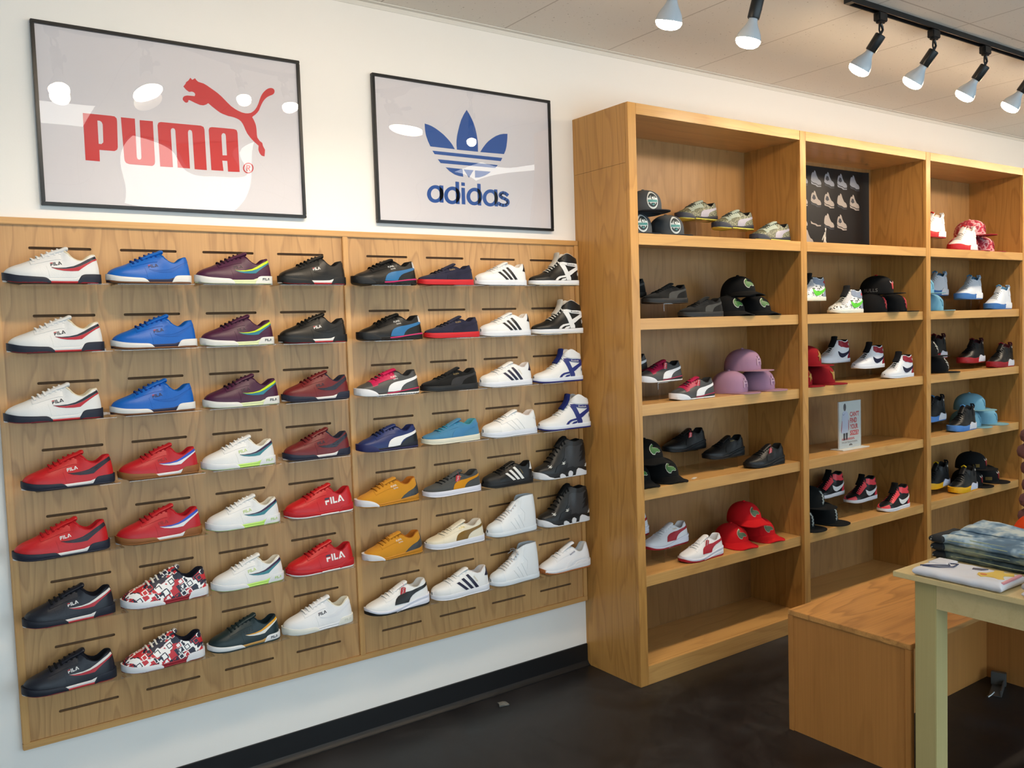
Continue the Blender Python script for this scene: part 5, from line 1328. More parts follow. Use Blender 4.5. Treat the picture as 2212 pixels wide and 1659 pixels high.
def denim(key, cols, sc=9):
    return print_mat('denim_' + key, cols, sc, False, 'noise', .9)

# three folded pairs of jeans
jd = [denim('dark', [(34, 44, 50), (52, 66, 74), (70, 86, 92), (112, 122, 112)]), denim('mid', [(38, 48, 56), (58, 74, 84), (88, 106, 112), (128, 136, 122)]),
      denim('faded', [(62, 84, 106), (96, 122, 144), (148, 170, 186), (196, 204, 200)], 11)]
jl = ['bottom pair of the three folded blue jeans on the pale table', 'middle pair of the three folded jeans, dark denim', 'topmost folded jeans, faded denim with a round yellow patch']
for k in range(3):
    z = .7625 + .0315 * k; x0 = 3.105 - .012 * k
    t = thing('folded_jeans', jl[k], 'jeans', (3.23, -1.78, z), 0, 'jeans stacked on the table')
    def ad(name, mb, m, smooth=True, angle=60):
        o = mb.build(name, m, t, smooth, angle=angle, merge=True); o.location = (-3.23, 1.78, -z); return o
    sag = (lambda x, y: .010 * max(0, (x - 3.2) / .15) * max(0, (y + 1.78) / .2) - .015 * max(0, -1.68 - y)) if k == 2 else None
    ad('denim_fold', soft_slab(x0, 3.37, -2.06, -1.565, z, .0305 if k < 2 else .030, 30, .0026 if k < 2 else .0042, k + 3, sag), jd[k])
    if k == 2:
        ad('folded_leg', soft_slab(3.20, 3.362, -2.04, -1.585, z + .028, .011, 24, .003, 21, sag), jd[k])
        ad('fold_ridge', MB().tube([(3.135 + .06 * i / 11 + .004 * math.sin(i * 1.7), -1.60 - .036 * i, z + .031 + .002 * math.sin(i * 1.1) - .0015 * i) for i in range(12)], [.003 + .004 * math.sin(PI * i / 11) for i in range(12)], 8), jd[k])
    wb = soft_slab(x0 - .012, x0 + .16, -1.58 - .004 * k, -1.535, z + .001, .028, 12, .001, k + 9)
    ad('waistband', wb, mat((30, 34, 40), .85, 'knit'))
    st = MB()
    for q in range(9):
        st.lathe([(0, 0), (.004, .0005), (.003, .003), (0, .0038)], 8, (-.55, .5, .65), (x0 - .010 + .0165 * q * .3, -1.5385 - .003 * k - .0015 * q, z + .012 + (q % 2) * .008))
    ad('rivets', st, mat((170, 176, 176), .3, 'plain', .8))
    sm = MB()
    for dz, a in ((.016, 0), (.026, .012)):
        sm.tube([(x0 - .001 + a + .003 * math.sin(i * 1.3 + k), -1.60 - i * .045, z + dz + .002 * math.sin(i * .9)) for i in range(10)], .0016, 6)
    ad('seam_piping', sm, mat((178, 188, 150), .8, 'knit'))
    if k == 2:
        rg = MB().lathe([(.013, 0), (.013, .001), (.030, .001), (.030, 0)], 24, (0, 0, 1), (3.178, -1.825, z + .0250))
        ad('round_patch', rg, paint((226, 190, 60)), angle=30)
        ad('patch_hole', MB().lathe([(0, .0006), (.013, .0006)], 20, (0, 0, 1), (3.178, -1.825, z + .0253)), paint((32, 34, 36)))

# folded white shirt near the table edge
sh = thing('folded_shirt', 'folded white printed shirt lying at the table edge before the jeans', 'shirt', (2.915, -1.752, .7625), 0)
def sp(name, mb, m, smooth=True, angle=60):
    o = mb.build(name, m, sh, smooth, angle=angle, merge=True); o.location = (-2.915, 1.752, -.7625); return o
drp = lambda x, y: 0.0
sp('shirt_body', soft_slab(2.8375, 3.005, -1.905, -1.605, .7625, .030, 26, .0018, 4, drp, .02), fabric((240, 240, 248)))
def on_top(polys, dz=.0022):
    mb = MB()
    for q in polys:
        V, F, E = tri2d(q, .02); n = len(V)
        def zz(x, y): return .7625 + .030 + .0018 * (math.sin(x * 34 + 1) * .3)
        mb.add([(p[0], p[1], zz(*p) + dz) for p in V] + [(p[0], p[1], zz(*p) - .004) for p in V], F + [(a, b_, n + b_, n + a) for a, b_ in E])
    return mb
sp('neckline', MB().tube([(2.868, -1.618, .7945), (2.90, -1.655, .7955), (2.93, -1.690, .7955), (2.952, -1.672, .7955), (2.965, -1.700, .7955)], .0022, 6).tube([(2.865, -1.628, .7945), (2.885, -1.675, .7955), (2.92, -1.705, .7955), (2.965, -1.700, .7955)], .0022, 6), paint((70, 72, 100)))
sp('collar', soft_slab(2.93, 3.003, -1.68, -1.612, .787, .012, 12, .001, 5), fabric((236, 236, 244)))
sp('small_print', on_top([[(2.945, -1.758), (2.962, -1.752), (2.972, -1.772), (2.980, -1.795), (2.962, -1.79), (2.950, -1.785)]]), paint((88, 88, 112)))
sp('yellow_print', on_top([[(2.905, -1.795), (2.925, -1.79), (2.935, -1.81), (2.96, -1.82), (2.985, -1.815), (2.99, -1.84), (2.972, -1.85), (2.985, -1.875), (2.965, -1.885), (2.945, -1.862), (2.92, -1.87), (2.90, -1.885), (2.888, -1.872), (2.905, -1.85), (2.90, -1.825), (2.888, -1.815)]]), paint((244, 206, 92)))
sp('print_mark', on_top([oval(.008, .011, 12, 2.912, -1.812)], .003), paint((226, 120, 70)))
sp('pink_hem', on_top([[(2.86, -1.893), (2.99, -1.888), (2.99, -1.898), (2.86, -1.901)]], .002), paint((236, 160, 172)))
w2 = thing('folded_shirt', 'folded pale shirt cut off by the right edge of the photo', 'shirt', (2.93, -2.03, .7625), 0)
for dz, c in ((.0, (238, 238, 246)), (.018, (206, 204, 210))):
    o = soft_slab(2.855, 3.06, -2.25, -1.955, .7625 + dz, .0175 if dz == 0 else .030, 16, .0015, 7).build('shirt_fold', fabric(c), w2, True, angle=60, merge=True)
    o.location = (-2.93, 2.03, -.7625)

# orange cap and padded garment on the far part of the table
oc = Cap(.095, 2.2, 2.2); om = fabric((255, 84, 34)); oc.crown(om); oc.brim(om, 2.5, .01); oc.button(om)
t = thing('cap', 'bright orange cap on the table behind the jeans', 'cap', (3.685, -1.645, .7625), -.4)
for nm, me, lb, pr in oc.parts: link(nm, me, t)
t = thing('padded_jacket', 'mauve quilted jacket rolled upright on the table behind the orange cap', 'jacket', (3.885, -1.575, .7625), 0)
for k in range(6):
    r = .086 + .008 * math.sin(k * 1.9)
    MB().lathe([(.0, .002), (r * .72, .004), (r * .95, .018), (r, .036), (r * .95, .054), (r * .72, .068), (0, .070)], 26, (0, 0, 1), (.012 * math.sin(k * 2.2), .008 * math.cos(k * 1.7), .069 * k)).build('quilted_roll', fabric((128, 92, 96)), t, True, angle=60, merge=True)

# scrap on the floor, bracket in the bench
sc_ = MB(); rnd = random.Random(3); pts = []
for k in range(12):
    a = 2 * PI * k / 12; r = .028 * rnd.uniform(.55, 1.15); pts.append((r * math.cos(a) * 1.1, r * math.sin(a)))
sc_.add([(p[0], p[1], .003 + .006 * rnd.random()) for p in pts] + [(0, 0, .010)] + [(p[0] * .9, p[1] * .9, .0004) for p in pts], [(k, (k + 1) % 12, 12) for k in range(12)] + [(k, 13 + k, 13 + (k + 1) % 12, (k + 1) % 12) for k in range(12)] + [tuple(range(13, 25))])
o = sc_.build('paper_scrap', mat((112, 112, 108), .7)); o.location = (2.105, -.125, 0)
tag(o, 'crumpled grey paper scrap on the dark floor near the skirting', 'scrap')
t = thing('metal_bracket', 'dull metal bracket lying on the floor inside the bench', 'bracket', (3.90, -1.38, 0), .35)
stl = mat((150, 150, 148), .35, 'plain', .85)
MB().box(-.10, .03, -.03, -.024, .0005, .03).box(-.10, .03, -.03, .02, .0005, .004).build('rail', stl, t, bevel=.001)
MB().box(.031, .055, -.035, .025, .0005, .06).build('plate', stl, t, bevel=.002)
MB().tube([(-.14, .02, .008), (-.12, .01, .012), (-.10, .0, .02)], .005, 8).build('rod', stl, t, True)
t = thing('price_tag', 'white paper tag on the shelf beside the black crocodile caps', 'tag', (3.145, -.315, SH[3]), .5)
MB().box(-.025, .025, -.008, .008, .0005, .0015).build('tag_card', paint((232, 226, 214)), t)
MB().tube([(-.025, 0, .0015), (-.04, .004, .004), (-.055, 0, .003)], .0008, 5).build('tag_string', paint((210, 200, 180)), t, True)

# counter sign in the middle bookcase
sg = thing('counter_sign', 'white upright counter sign asking about shoe size, in the middle bookcase', 'sign', (4.497, -.265, SH[3]), 0)
acr = clear_mat('clear_acrylic', (246, 247, 247), .06)
whp = paint((238, 240, 238))
W_, H_ = .215, .272
base = MB().box(-.128, .128, -.045, .04, .0005, .005).build('sign_base', paint((226, 226, 220)), sg, bevel=.001)
MB().box(-W_ / 2, W_ / 2, -.006, -.0045, .006, .006 + H_).box(-W_ / 2, W_ / 2, .0045, .006, .006, .006 + H_).build('acrylic_sleeve', acr, sg)
sheet = MB().box(-W_ / 2 + .001, W_ / 2 - .001, -.0040, .0040, .0055, .005 + H_).build('sign_sheet', whp, sg)
def sign_text(txt, x, z, h, sx, col):
    V, F, w = text_tris(txt, .034); m = paint(col)
    me = mesh_from('lettering', [(x + a * h * sx, -.0046, z + b * h) for a, b in V], F, m, False, False)
    link('lettering', me, sheet)
for k, tx in enumerate(("CAN'T", 'FIND', 'YOUR', 'SIZE?')):
    V, F, w = text_tris(tx, .034); tw_ = {0: .090, 1: .068, 2: .078, 3: .086}[k]
    sign_text(tx, -.002, .185 - .0365 * k, .029, tw_ / (w * .029), (214, 50, 56))
sign_text('ASK AN ASSOCIATE.', -.082, .052, .0125, .82 * .165 / (text_tris('ASK AN ASSOCIATE.')[2] * .0125), (222, 70, 76))
sign_text('WE CAN TRACK IT DOWN.', -.082, .034, .0105, .168 / (text_tris('WE CAN TRACK IT DOWN.')[2] * .0105), (160, 160, 160))
def sign_poly(name, polys, col, y=-.0046):
    mb = MB()
    for q in polys:
        mb.prism(q, lambda p: (p[0], y, p[1]), lambda p: (p[0], y + .0006, p[1]))
    mb.build(name, paint(col), sheet)
sign_poly('sign_emblem', [[(-.012, .018), (.022, .018), (.020, .024), (.013, .028), (.005, .030), (-.003, .028), (-.010, .024)]], (110, 108, 108))
sign_poly('printed_head', [[(-.051 + .0125 * math.cos(k * PI / 8), .243 + .022 * math.sin(k * PI / 8)) for k in range(16)]], (54, 50, 62))
sign_poly('printed_shirt', [[(-.058, .222), (-.042, .222), (-.024, .214), (-.014, .185), (-.016, .150), (-.022, .11), (-.024, .095), (-.084, .093), (-.080, .125), (-.078, .18), (-.074, .212)]], (196, 204, 228), -.0047)
sign_poly('printed_legs', [[(-.066, .093), (-.048, .093), (-.051, .052), (-.065, .052)], [(-.042, .094), (-.024, .094), (-.028, .054), (-.040, .054)]], (34, 34, 48))
sign_poly('printed_arm', [[(-.079, .165), (-.075, .165), (-.080, .118), (-.086, .098), (-.089, .11)], [(-.018, .172), (-.013, .165), (-.010, .12), (-.017, .105), (-.019, .14)]], (196, 110, 120), -.0050)
sign_poly('printed_badge', [scaled(SWOOSH, .07, .07, -.118, .187)], (90, 100, 170), -.0052)

# black sneaker poster taped to the back of the middle bookcase
t = thing('sneaker_poster', 'black poster of pale sneakers on the back of the middle bookcase', 'poster', (4.5, -.02, SH[0]))
pm = mat((20, 20, 22), .45, 'plain', spec=.4)
mb = MB(); N = 26; vs = []; fs = []
for i in range(N + 1):
    x = 3.99 + (5.075 - 3.99) * i / N
    y = -.0185 - (.014 * max(0, (x - 5.02) / .055) ** 2 if x > 5.02 else 0)
    for z in (SH[0] + .002, 2.5685):
        vs += [(x, y, z), (x, y + .0012, z)]
for i in range(N):
    a = i * 4; b_ = a + 4
    fs += [(a, a + 2, b_ + 2, b_), (a + 1, b_ + 1, b_ + 3, a + 3), (a + 2, a + 3, b_ + 3, b_ + 2), (a, b_, b_ + 1, a + 1)]
fs += [(0, 1, 3, 2), (N * 4, N * 4 + 2, N * 4 + 3, N * 4 + 1)]
def off(o): o.location = (-4.5, .02, -SH[0]); return o
sheet = off(mb.add(vs, fs).build('poster_sheet', pm, t, True, angle=60))
def rev(n, polys, m, x, z, s, y=-.0192):
    mb = MB()
    for q in polys:
        V, F, E = tri2d(q, 5); K = len(V)
        mb.add([(x + p[0] * s, y, z + p[1] * s) for p in V] + [(x + p[0] * s, y + .0006, z + p[1] * s) for p in V], F + [(a, b_, K + b_, K + a) for a, b_ in E])
    o = mb.build(n, m, sheet); return o
HI = [(-.5, -.05), (-.47, .22), (-.42, .36), (-.33, .46), (-.24, .42), (-.15, .58), (-.05, .52), (.05, .30), (.22, .08), (.42, 0), (.52, -.14), (.50, -.26), (.20, -.28), (.02, -.20), (-.30, -.16)]
HIP = [(-.38, .12), (-.20, .02), (.0, .10), (-.10, .30), (-.26, .34)]
HIS = [(-.5, -.08), (-.3, -.19), (.02, -.23), (.20, -.31), (.50, -.29), (.50, -.36), (.1, -.38), (-.05, -.30), (-.46, -.24)]
pale = paint((150, 153, 162)); dk = paint((60, 62, 70)); warm = paint((176, 164, 154))
for r, (z, m) in enumerate(((2.50, pale), (2.38, warm), (2.252, warm))):
    for k in range(-3, 4):
        if r == 2 and k == 3: continue
        x = 4.552 + .130 * k - (.003 * r); sc2 = .098
        if r == 2 and k == 0:
            rev('printed_sneaker', [HIS], warm, x, z, sc2); continue
        rev('printed_sneaker', [HI], m, x, z - .012, sc2)
        if (k + r) % 3: rev('printed_sneaker_panel', [HIP], dk, x, z - .012, sc2, -.0195)
        rev('printed_sneaker_sole', [HIS], dk if (r + k) % 2 else m, x, z - .014, sc2, -.0194)
for k in range(-3, 0): rev('printed_sneaker', [HI], warm, 4.60 + .130 * k, 2.135, .098)
JM = [[(.02, .95), (.10, 1.0), (.16, .93), (.13, .84), (.05, .84)], [(.07, .86), (.12, .86), (.10, .62), (.12, .48), (.06, .46), (.03, .62)],
      [(-.06, .62), (.02, .66), (.12, .50), (.10, .25), (.02, .12), (-.10, .16), (-.08, .36)], [(-.08, .6), (-.03, .6), (-.12, .42), (-.22, .26), (-.27, .30), (-.17, .46)],
      [(-.10, .20), (.0, .16), (-.10, .02), (-.30, -.12), (-.42, -.14), (-.40, -.08), (-.24, .04)], [(.0, .16), (.10, .26), (.20, .10), (.34, -.04), (.46, -.12), (.40, -.16), (.26, -.08), (.10, .04)], [(.04, .72), (.08, .66), (.02, .60), (-.04, .66), (-.02, .74)]]
rev('leaping_player', JM, paint((224, 220, 210)), 4.632, 2.105, .105)

# ------------------------------------------------------------------ track lighting
tb_ = mat((18, 18, 19), .4, 'plain', spec=.5)
brass = mat((120, 84, 44), .5)
def track(x0, x1, label):
    t = thing('light_track', label, 'light track', ((x0 + x1) / 2, -1.045, ZC))
    L = (x1 - x0) / 2
    MB().box(-L, L, -.018, -.013, -.024, -.0005).box(-L, L, .013, .018, -.024, -.0005).box(-L, L, -.0129, .0129, -.006, -.0005).box(-L, -L + .03, -.0129, .0129, -.024, -.0062).build('rail', tb_, t)
    MB().box(-L + .03, L, -.009, -.006, -.012, -.0062).box(-L + .03, L, .006, .009, -.012, -.0062).build('conductor', brass, t)
track(-.2, 2.95, 'black lighting track on the ceiling over the slotted wall panel')
track(3.336, 8.0, 'black lighting track on the ceiling before the bookcases')
bulbm = mat((214, 222, 230), .25, 'plain', spec=.6)
lens = emit_mat('lamp_lens', (255, 226, 188), LENS_E)
def track_lamp(x, d, label, twist=0.0):
    t = thing('track_lamp', label, 'lamp', (x, -1.045, ZC - .024), 0, 'reflector lamps on the ceiling tracks')
    d = Vector(d).normalized()
    MB().box(-.030, .030, -.016, .016, -.036, -.0005).box(-.02, .02, -.012, .012, -.044, -.036).build('adapter', tb_, t, bevel=.003)
    p0 = Vector((.0, 0, -.044)); p1 = p0 + Vector((.006, 0, -.024)); top = p1 + Vector((-.004, 0, -.022))
    MB().tube([p0, p0 + Vector((.012, 0, -.012)), p1 + Vector((.01, 0, 0)), top + d * .012], .0055, 8).tube([p0 + Vector((-.008, 0, -.005)), p1 + Vector((-.016, 0, -.004)), p1 + Vector((-.008, 0, -.018)), top], .004, 8).build('stem', tb_, t, True)
    MB().lathe([(0, 0), (.020, 0), (.0235, .003), (.0235, .072), (.0215, .075), (0, .075)], 24, d, top).build('socket', tb_, t, True, angle=40)
    sd = d.cross(Vector((0, 1, .3))).normalized()
    MB().lathe([(.007, .02), (.007, .032), (.011, .033), (.011, .044), (.009, .047), (0, .047)], 14, Vector((.85, .25, .35)).normalized(), top + d * .045).build('thumb_screw', tb_, t, True, angle=40)
    b0 = top + d * .074
    bulb = MB().lathe([(.0165, 0), (.018, .012), (.024, .026), (.034, .042), (.0425, .058), (.0465, .072), (.047, .080)], 28, d, b0).build('bulb', bulbm, t, True)
    MB().lathe([(.047, .080), (.046, .088), (.041, .097), (.031, .104), (.016, .108), (0, .109)], 28, d, b0).build('bulb_lens', lens, bulb, True)
    li = bpy.data.lights.new('lamp_beam', 'SPOT'); li.energy = SPOT_E; li.color = (1.0, .86, .68)
    li.spot_size = math.radians(112); li.spot_blend = .7; li.shadow_soft_size = .045
    o = bpy.data.objects.new('lamp_beam', li); COL.objects.link(o); o.parent = t
    o.location = b0 + d * .125
    o.rotation_mode = 'QUATERNION'; o.rotation_quaternion = d.to_track_quat('-Z', 'Y')
    return t
track_lamp(3.575, (-.17, .55, -.80), 'black track lamp at the visible end of the right ceiling track')
track_lamp(4.005, (-.17, .58, -.80), 'second black track lamp from the end of the right ceiling track')
track_lamp(4.475, (-.17, .56, -.80), 'third black track lamp from the end of the right ceiling track')
for i, x in enumerate((4.94, 5.40, 5.86, 6.32, 6.78, 7.24, 7.70)):  # last three lamps are unseen extras, added to brighten the right-hand wall
    track_lamp(x, (-.17, .56, -.80), 'black track lamp farther along the right ceiling track, %s after the third' % ('first', 'second', 'third', 'fourth', 'fifth', 'sixth', 'seventh')[i])
track_lamp(2.762, (-.12, .22, -.95), 'lamp with black socket hanging at the top edge, left of the right track')
track_lamp(2.325, (.03, .30, -.95), 'white reflector bulb half cut by the top edge above the oak bookcase')
for i, x in enumerate((1.72, 1.40, 1.05, .59)):
    track_lamp(x, (0, .42, -.90), 'track lamp above the wall posters, out of view, %s from the cut-off bulb' % ('first', 'second', 'third', 'fourth')[i])
# ------------------------------------------------------------------ sneakers on the wall panels
ORD = ['first', 'second', 'third', 'fourth', 'fifth', 'sixth', 'seventh', 'eighth']
LOOK = {
    'f_white': 'white low sneaker with navy sole and navy-red side stripe', 'f_blue': 'bright blue low sneaker with white and gum sole', 'f_purple': 'dark purple low sneaker with lime and teal stripe',
    'f_black': 'black low sneaker with white sole strip', 'f_burgundy': 'burgundy low sneaker with navy sole and stripe', 'f_red_navy': 'red low sneaker with navy sole and stripe',
    'f_red_gum': 'red low sneaker with gum sole and blue-white stripe', 'f_navy': 'navy low sneaker with white-red side stripe', 'f_print': 'white sneaker with red-navy letter patchwork print',
    'f_white_lime': 'white low sneaker with purple-teal stripe and lime accents', 'f_red_big': 'all-red low sneaker with large white side lettering', 'f_green': 'dark green sneaker with yellow-white stripe and white sole',
    'f_plain': 'all-white low sneaker with small dark side lettering', 'r_black': 'black runner with blue side stripe and pink sole line', 'r_grey': 'grey runner with pink throat and white stripe',
    'r_navy': 'navy runner with white stripe and black heel', 'r_mustard': 'mustard runner with charcoal heel and white toe guard', 'g_white_tag': 'white sneaker with black stripe and red hang tag',
    's_navy': 'navy suede sneaker on red sole', 's_black': 'black suede sneaker with dark grey stripe', 's_blue': 'teal blue suede sneaker on cream sole', 's_grey': 'grey suede sneaker with mustard stripe and red tag',
    's_cream': 'cream sneaker with olive brown stripe', 'd_white_navy': 'white shell-toe sneaker with three navy stripes', 'd_white': 'white shell-toe sneaker with three black stripes', 'd_white_all': 'all-white low shell-toe sneaker',
    'd_black': 'black shell-toe sneaker with three white stripes', 'p_white': 'white shell-toe high-top with plain laces', 'p_white_bow': 'white shell-toe high-top with tied lace bow',
    'h_black': 'black high-top with white ankle straps', 'h_white': 'white high-top with blue ankle straps', 'k_black': 'black chunky mid-top with white sole scallops', 'c_white': 'white leather runner with gum sole',
}
# per column: (kind, toe x, heel x, ledge height)
WALLX = [
    [('f_white', .292, .585), ('f_white', .291, .582), ('f_white', .270, .566), ('f_red_navy', .305, .590), ('f_red_navy', .268, .562), ('f_navy', .283, .566), ('f_navy', .268, .558)],
    [('f_blue', .592, .876), ('f_blue', .595, .884), ('f_blue', .580, .866), ('f_red_gum', .594, .864), ('f_red_gum', .572, .866), ('f_print', .576, .876), ('f_print', .566, .852)],
    [('f_purple', .881, .1 + 1.067), ('f_purple', .888, 1.163), ('f_purple', .886, 1.172), ('f_white_lime', .868, 1.146), ('f_white_lime', .872, 1.152), ('f_white_lime', .880, 1.156), ('f_green', .857, 1.128)],
    [('f_black', 1.183, 1.461), ('f_black', 1.175, 1.455), ('f_burgundy', 1.176, 1.455), ('f_burgundy', 1.169, 1.448), ('f_red_big', 1.163, 1.450), ('f_red_big', 1.160, 1.443), ('f_plain', 1.133, 1.428)],
    [('r_black', 1.484, 1.778), ('r_black', 1.494, 1.798), ('r_grey', 1.476, 1.770), ('r_navy', 1.474, 1.755), ('r_mustard', 1.458, 1.750), ('r_mustard', 1.480, 1.757), ('g_white_tag', 1.480, 1.778)],
    [('s_navy', 1.782, 2.054), ('s_navy', 1.803, 2.073), ('s_black', 1.775, 2.060), ('s_blue', 1.769, 2.060), ('s_grey', 1.765, 2.056), ('s_cream', 1.763, 2.068), ('d_white_navy', 1.784, 2.082)],
    [('d_white', 2.060, 2.336), ('d_white', 2.078, 2.348), ('d_white_navy', 2.066, 2.350), ('d_white_all', 2.068, 2.370), ('d_black', 2.062, 2.338), ('p_white', 2.075, 2.350), ('p_white_bow', 2.088, 2.352)],
    [('h_black', 2.350, 2.628), ('h_black', 2.355, 2.645), ('h_white', 2.356, 2.636), ('h_white', 2.378, 2.675), ('k_black', 2.342, 2.640), ('k_black', 2.358, 2.652), ('c_white', 2.356, 2.650)],
]
LEDGE_Z = [1.849 - .2206 * k for k in range(7)]
acr2 = clear_mat('clear_acrylic', (246, 247, 247), .06)
def ledge_parts():
    a = MB().box(0, .25, -.0155, -.0130, -.0028, .022)
    b = MB().box(0, .25, -.128, -.0156, -.0028, 0)
    return a.mesh('back_lip', acr2), b.mesh('ledge', acr2)
LP = ledge_parts()
YS = -.084
for ci, colm in enumerate(WALLX):
    for r, (kind, tx, hx) in enumerate(colm):
        same = [k for k in range(7) if colm[k][0] == kind]
        i = same.index(r); n = len(same)
        pos = '' if n == 1 else (('upper', 'lower')[i] if n == 2 else ('top', 'middle', 'bottom')[i])
        lk = LOOK[kind]
        lab = '%s, %s of %s in %s column' % (lk, pos, {2: 'two', 3: 'three'}[n], ORD[ci]) if n > 1 else '%s, %s row of %s column' % (lk, ORD[r], ORD[ci])
        L = (hx - tx) * .975; x = (tx + hx) / 2 + (.003 if ci < 4 else .0)
        yaw = 0.0; y = YS
        L = max(.268, min(.292, L))
        if kind in ('h_black', 'h_white', 'k_black', 'c_white'): yaw = -.07; y = -.090
        make_shoe(kind, x, y, LEDGE_Z[r] + .0007, yaw, L, lab, 'sneaker', 'sneakers displayed on the slotted wall panels')
        t = thing('acrylic_shelf', 'clear acrylic shoe ledge in row %s of panel column %s' % (ORD[r], ORD[ci]), 'shelf', (SLOTX[ci] - .036, 0, LEDGE_Z[r]), 0, 'clear ledges hooked in the slotted wall panels')
        link('back_lip', LP[0], t); link('ledge', LP[1], t)

# ------------------------------------------------------------------ sneakers and caps in the bookcases
_RISER = {}
def riser(x, y, z, h, label):
    if h < .02: return
    k = round(h, 3)
    if k not in _RISER:
        _RISER[k] = (MB().box(-.055, .055, -.045, .045, k - .003, k).mesh('riser_top', acr2), MB().box(-.055, -.052, -.045, .045, .0005, k - .0031).mesh('riser_side', acr2), MB().box(.052, .055, -.045, .045, .0005, k - .0031).mesh('riser_side', acr2))
    t = thing('acrylic_riser', label, 'display riser', (x, y, z), 0, 'clear risers under bookcase sneakers')
    for me in _RISER[k]: link(me.name.split('.')[0], me, t)
A_, B_, C_ = -.112, -.211, -.308
BOOK = [
    # kind, x, y, shelf, riser height, label, group
    ('r_camo', 3.417, A_, 0, .116, 'highest of three camouflage runners, beside the grey caps', 'camouflage runners on the top shelf'),
    ('r_camo', 3.580, B_, 0, .064, 'middle of three camouflage runners on the top shelf', 'camouflage runners on the top shelf'),
    ('r_camo', 3.755, C_, 0, 0, 'lowest of three camouflage runners, standing right on the top shelf', 'camouflage runners on the top shelf'),
    ('s_black_low', 2.893, A_, 1, .105, 'black suede sneaker mostly hidden by the first stile, only its heel showing', 'black suede sneakers in the first bookcase'),
    ('s_black_low', 3.077, B_, 1, .071, 'black suede sneaker on a clear riser, fully visible on second shelf', 'black suede sneakers in the first bookcase'),
    ('s_black_low', 3.222, C_, 1, 0, 'black suede sneaker tucked behind the black crocodile caps', 'black suede sneakers in the first bookcase'),
    ('r_grey_tag', 2.893, A_, 2, .125, 'grey runner mostly hidden by the first stile, only its heel showing', 'grey runners with pink throats in the first bookcase'),
    ('r_grey_tag', 3.027, B_, 2, .087, 'grey runner raised behind the other, pink throat and red tag', 'grey runners with pink throats in the first bookcase'),
    ('r_grey_tag', 3.150, C_, 2, 0, 'grey runner on the shelf beside the mauve caps, pink throat and tag', 'grey runners with pink throats in the first bookcase'),
    ('g_black_tag', 3.294, A_, 3, .104, 'highest black leather sneaker, red tag hanging, above the crocodile caps', 'black leather sneakers in the first bookcase'),
    ('g_black', 3.478, B_, 3, .057, 'middle black leather sneaker without a tag, on low riser', 'black leather sneakers in the first bookcase'),
    ('g_black_tag', 3.680, C_, 3, 0, 'lowest black leather sneaker, red tag, standing on the shelf', 'black leather sneakers in the first bookcase'),
    ('g_red', 2.872, A_, 4, .120, 'white sneaker mostly hidden by the first stile on the fifth shelf', 'white sneakers with red soles in the first bookcase'),
    ('g_red', 3.046, B_, 4, .068, 'white sneaker with red stripe on a riser, no tag on its side', 'white sneakers with red soles in the first bookcase'),
    ('g_red_tag', 3.190, C_, 4, 0, 'white sneaker with red sole and red tag, before the red caps', 'white sneakers with red soles in the first bookcase'),
    ('j_comic', 4.195, B_, 1, .074, 'raised white high-top with ink print and green swoosh, half behind the stile', 'ink print high-tops in the middle bookcase'),
    ('j_comic', 4.405, C_, 1, 0, 'white high-top with ink print and green swoosh, beside the black caps', 'ink print high-tops in the middle bookcase'),
    ('j_white_red', 4.570, A_, 2, .104, 'highest of three white high-tops with dark red collars, above red caps', 'white and dark red high-tops in the middle bookcase'),
    ('j_white_red', 4.772, B_, 2, .063, 'middle of three white high-tops with dark red collars', 'white and dark red high-tops in the middle bookcase'),
    ('j_white_red', 4.925, C_, 2, 0, 'lowest white high-top with dark red collar, on the shelf at right', 'white and dark red high-tops in the middle bookcase'),
    ('j_red_black', 4.500, A_, 4, .102, 'highest of three coral red and black high-tops, above black caps', 'coral and black high-tops in the middle bookcase'),
    ('j_red_black', 4.685, B_, 4, .064, 'middle of three coral red and black high-tops', 'coral and black high-tops in the middle bookcase'),
    ('j_red_black', 4.875, C_, 4, 0, 'lowest coral red and black high-top, standing on the shelf', 'coral and black high-tops in the middle bookcase'),
    ('a_white_red', 5.474, B_, 0, .088, 'white basketball shoe with red guard half hidden by the third stile', 'white and red basketball shoes in the far bookcase'),
    ('a_white_red', 5.680, C_, 0, 0, 'white basketball shoe with red guard before the blotched red caps', 'white and red basketball shoes in the far bookcase'),
    ('a_white_blue', 5.690, A_, 1, .103, 'white and blue basketball shoe behind the light blue caps', 'white and blue basketball shoes in the far bookcase'),
    ('a_white_blue', 5.945, B_, 1, .073, 'middle white and blue basketball shoe on a clear riser', 'white and blue basketball shoes in the far bookcase'),
    ('a_white_blue', 6.145, C_, 1, 0, 'lowest white and blue basketball shoe, at the right upright', 'white and blue basketball shoes in the far bookcase'),
    ('a_black_red', 5.673, A_, 2, .078, 'black basketball shoe with red guard behind the black lettered cap', 'black and red basketball shoes in the far bookcase'),
    ('a_black_red', 5.980, B_, 2, .037, 'middle black basketball shoe with red guard, slightly raised', 'black and red basketball shoes in the far bookcase'),
    ('a_black_red', 6.180, C_, 2, 0, 'black basketball shoe with red guard, nearest the right upright', 'black and red basketball shoes in the far bookcase'),
    ('a_black_blue', 5.473, B_, 3, .071, 'black basketball shoe with blue guard, half hidden by the third stile', 'black and blue basketball shoes in the far bookcase'),
    ('a_black_blue', 5.670, C_, 3, 0, 'black basketball shoe with blue guard before the light blue caps', 'black and blue basketball shoes in the far bookcase'),
    ('a_black_yellow', 5.520, B_, 4, .034, 'black basketball shoe with yellow guard, half hidden by the third stile', 'black and yellow basketball shoes in the far bookcase'),
    ('a_black_yellow', 5.685, C_, 4, 0, 'black basketball shoe with yellow guard before the black caps', 'black and yellow basketball shoes in the far bookcase'),
]
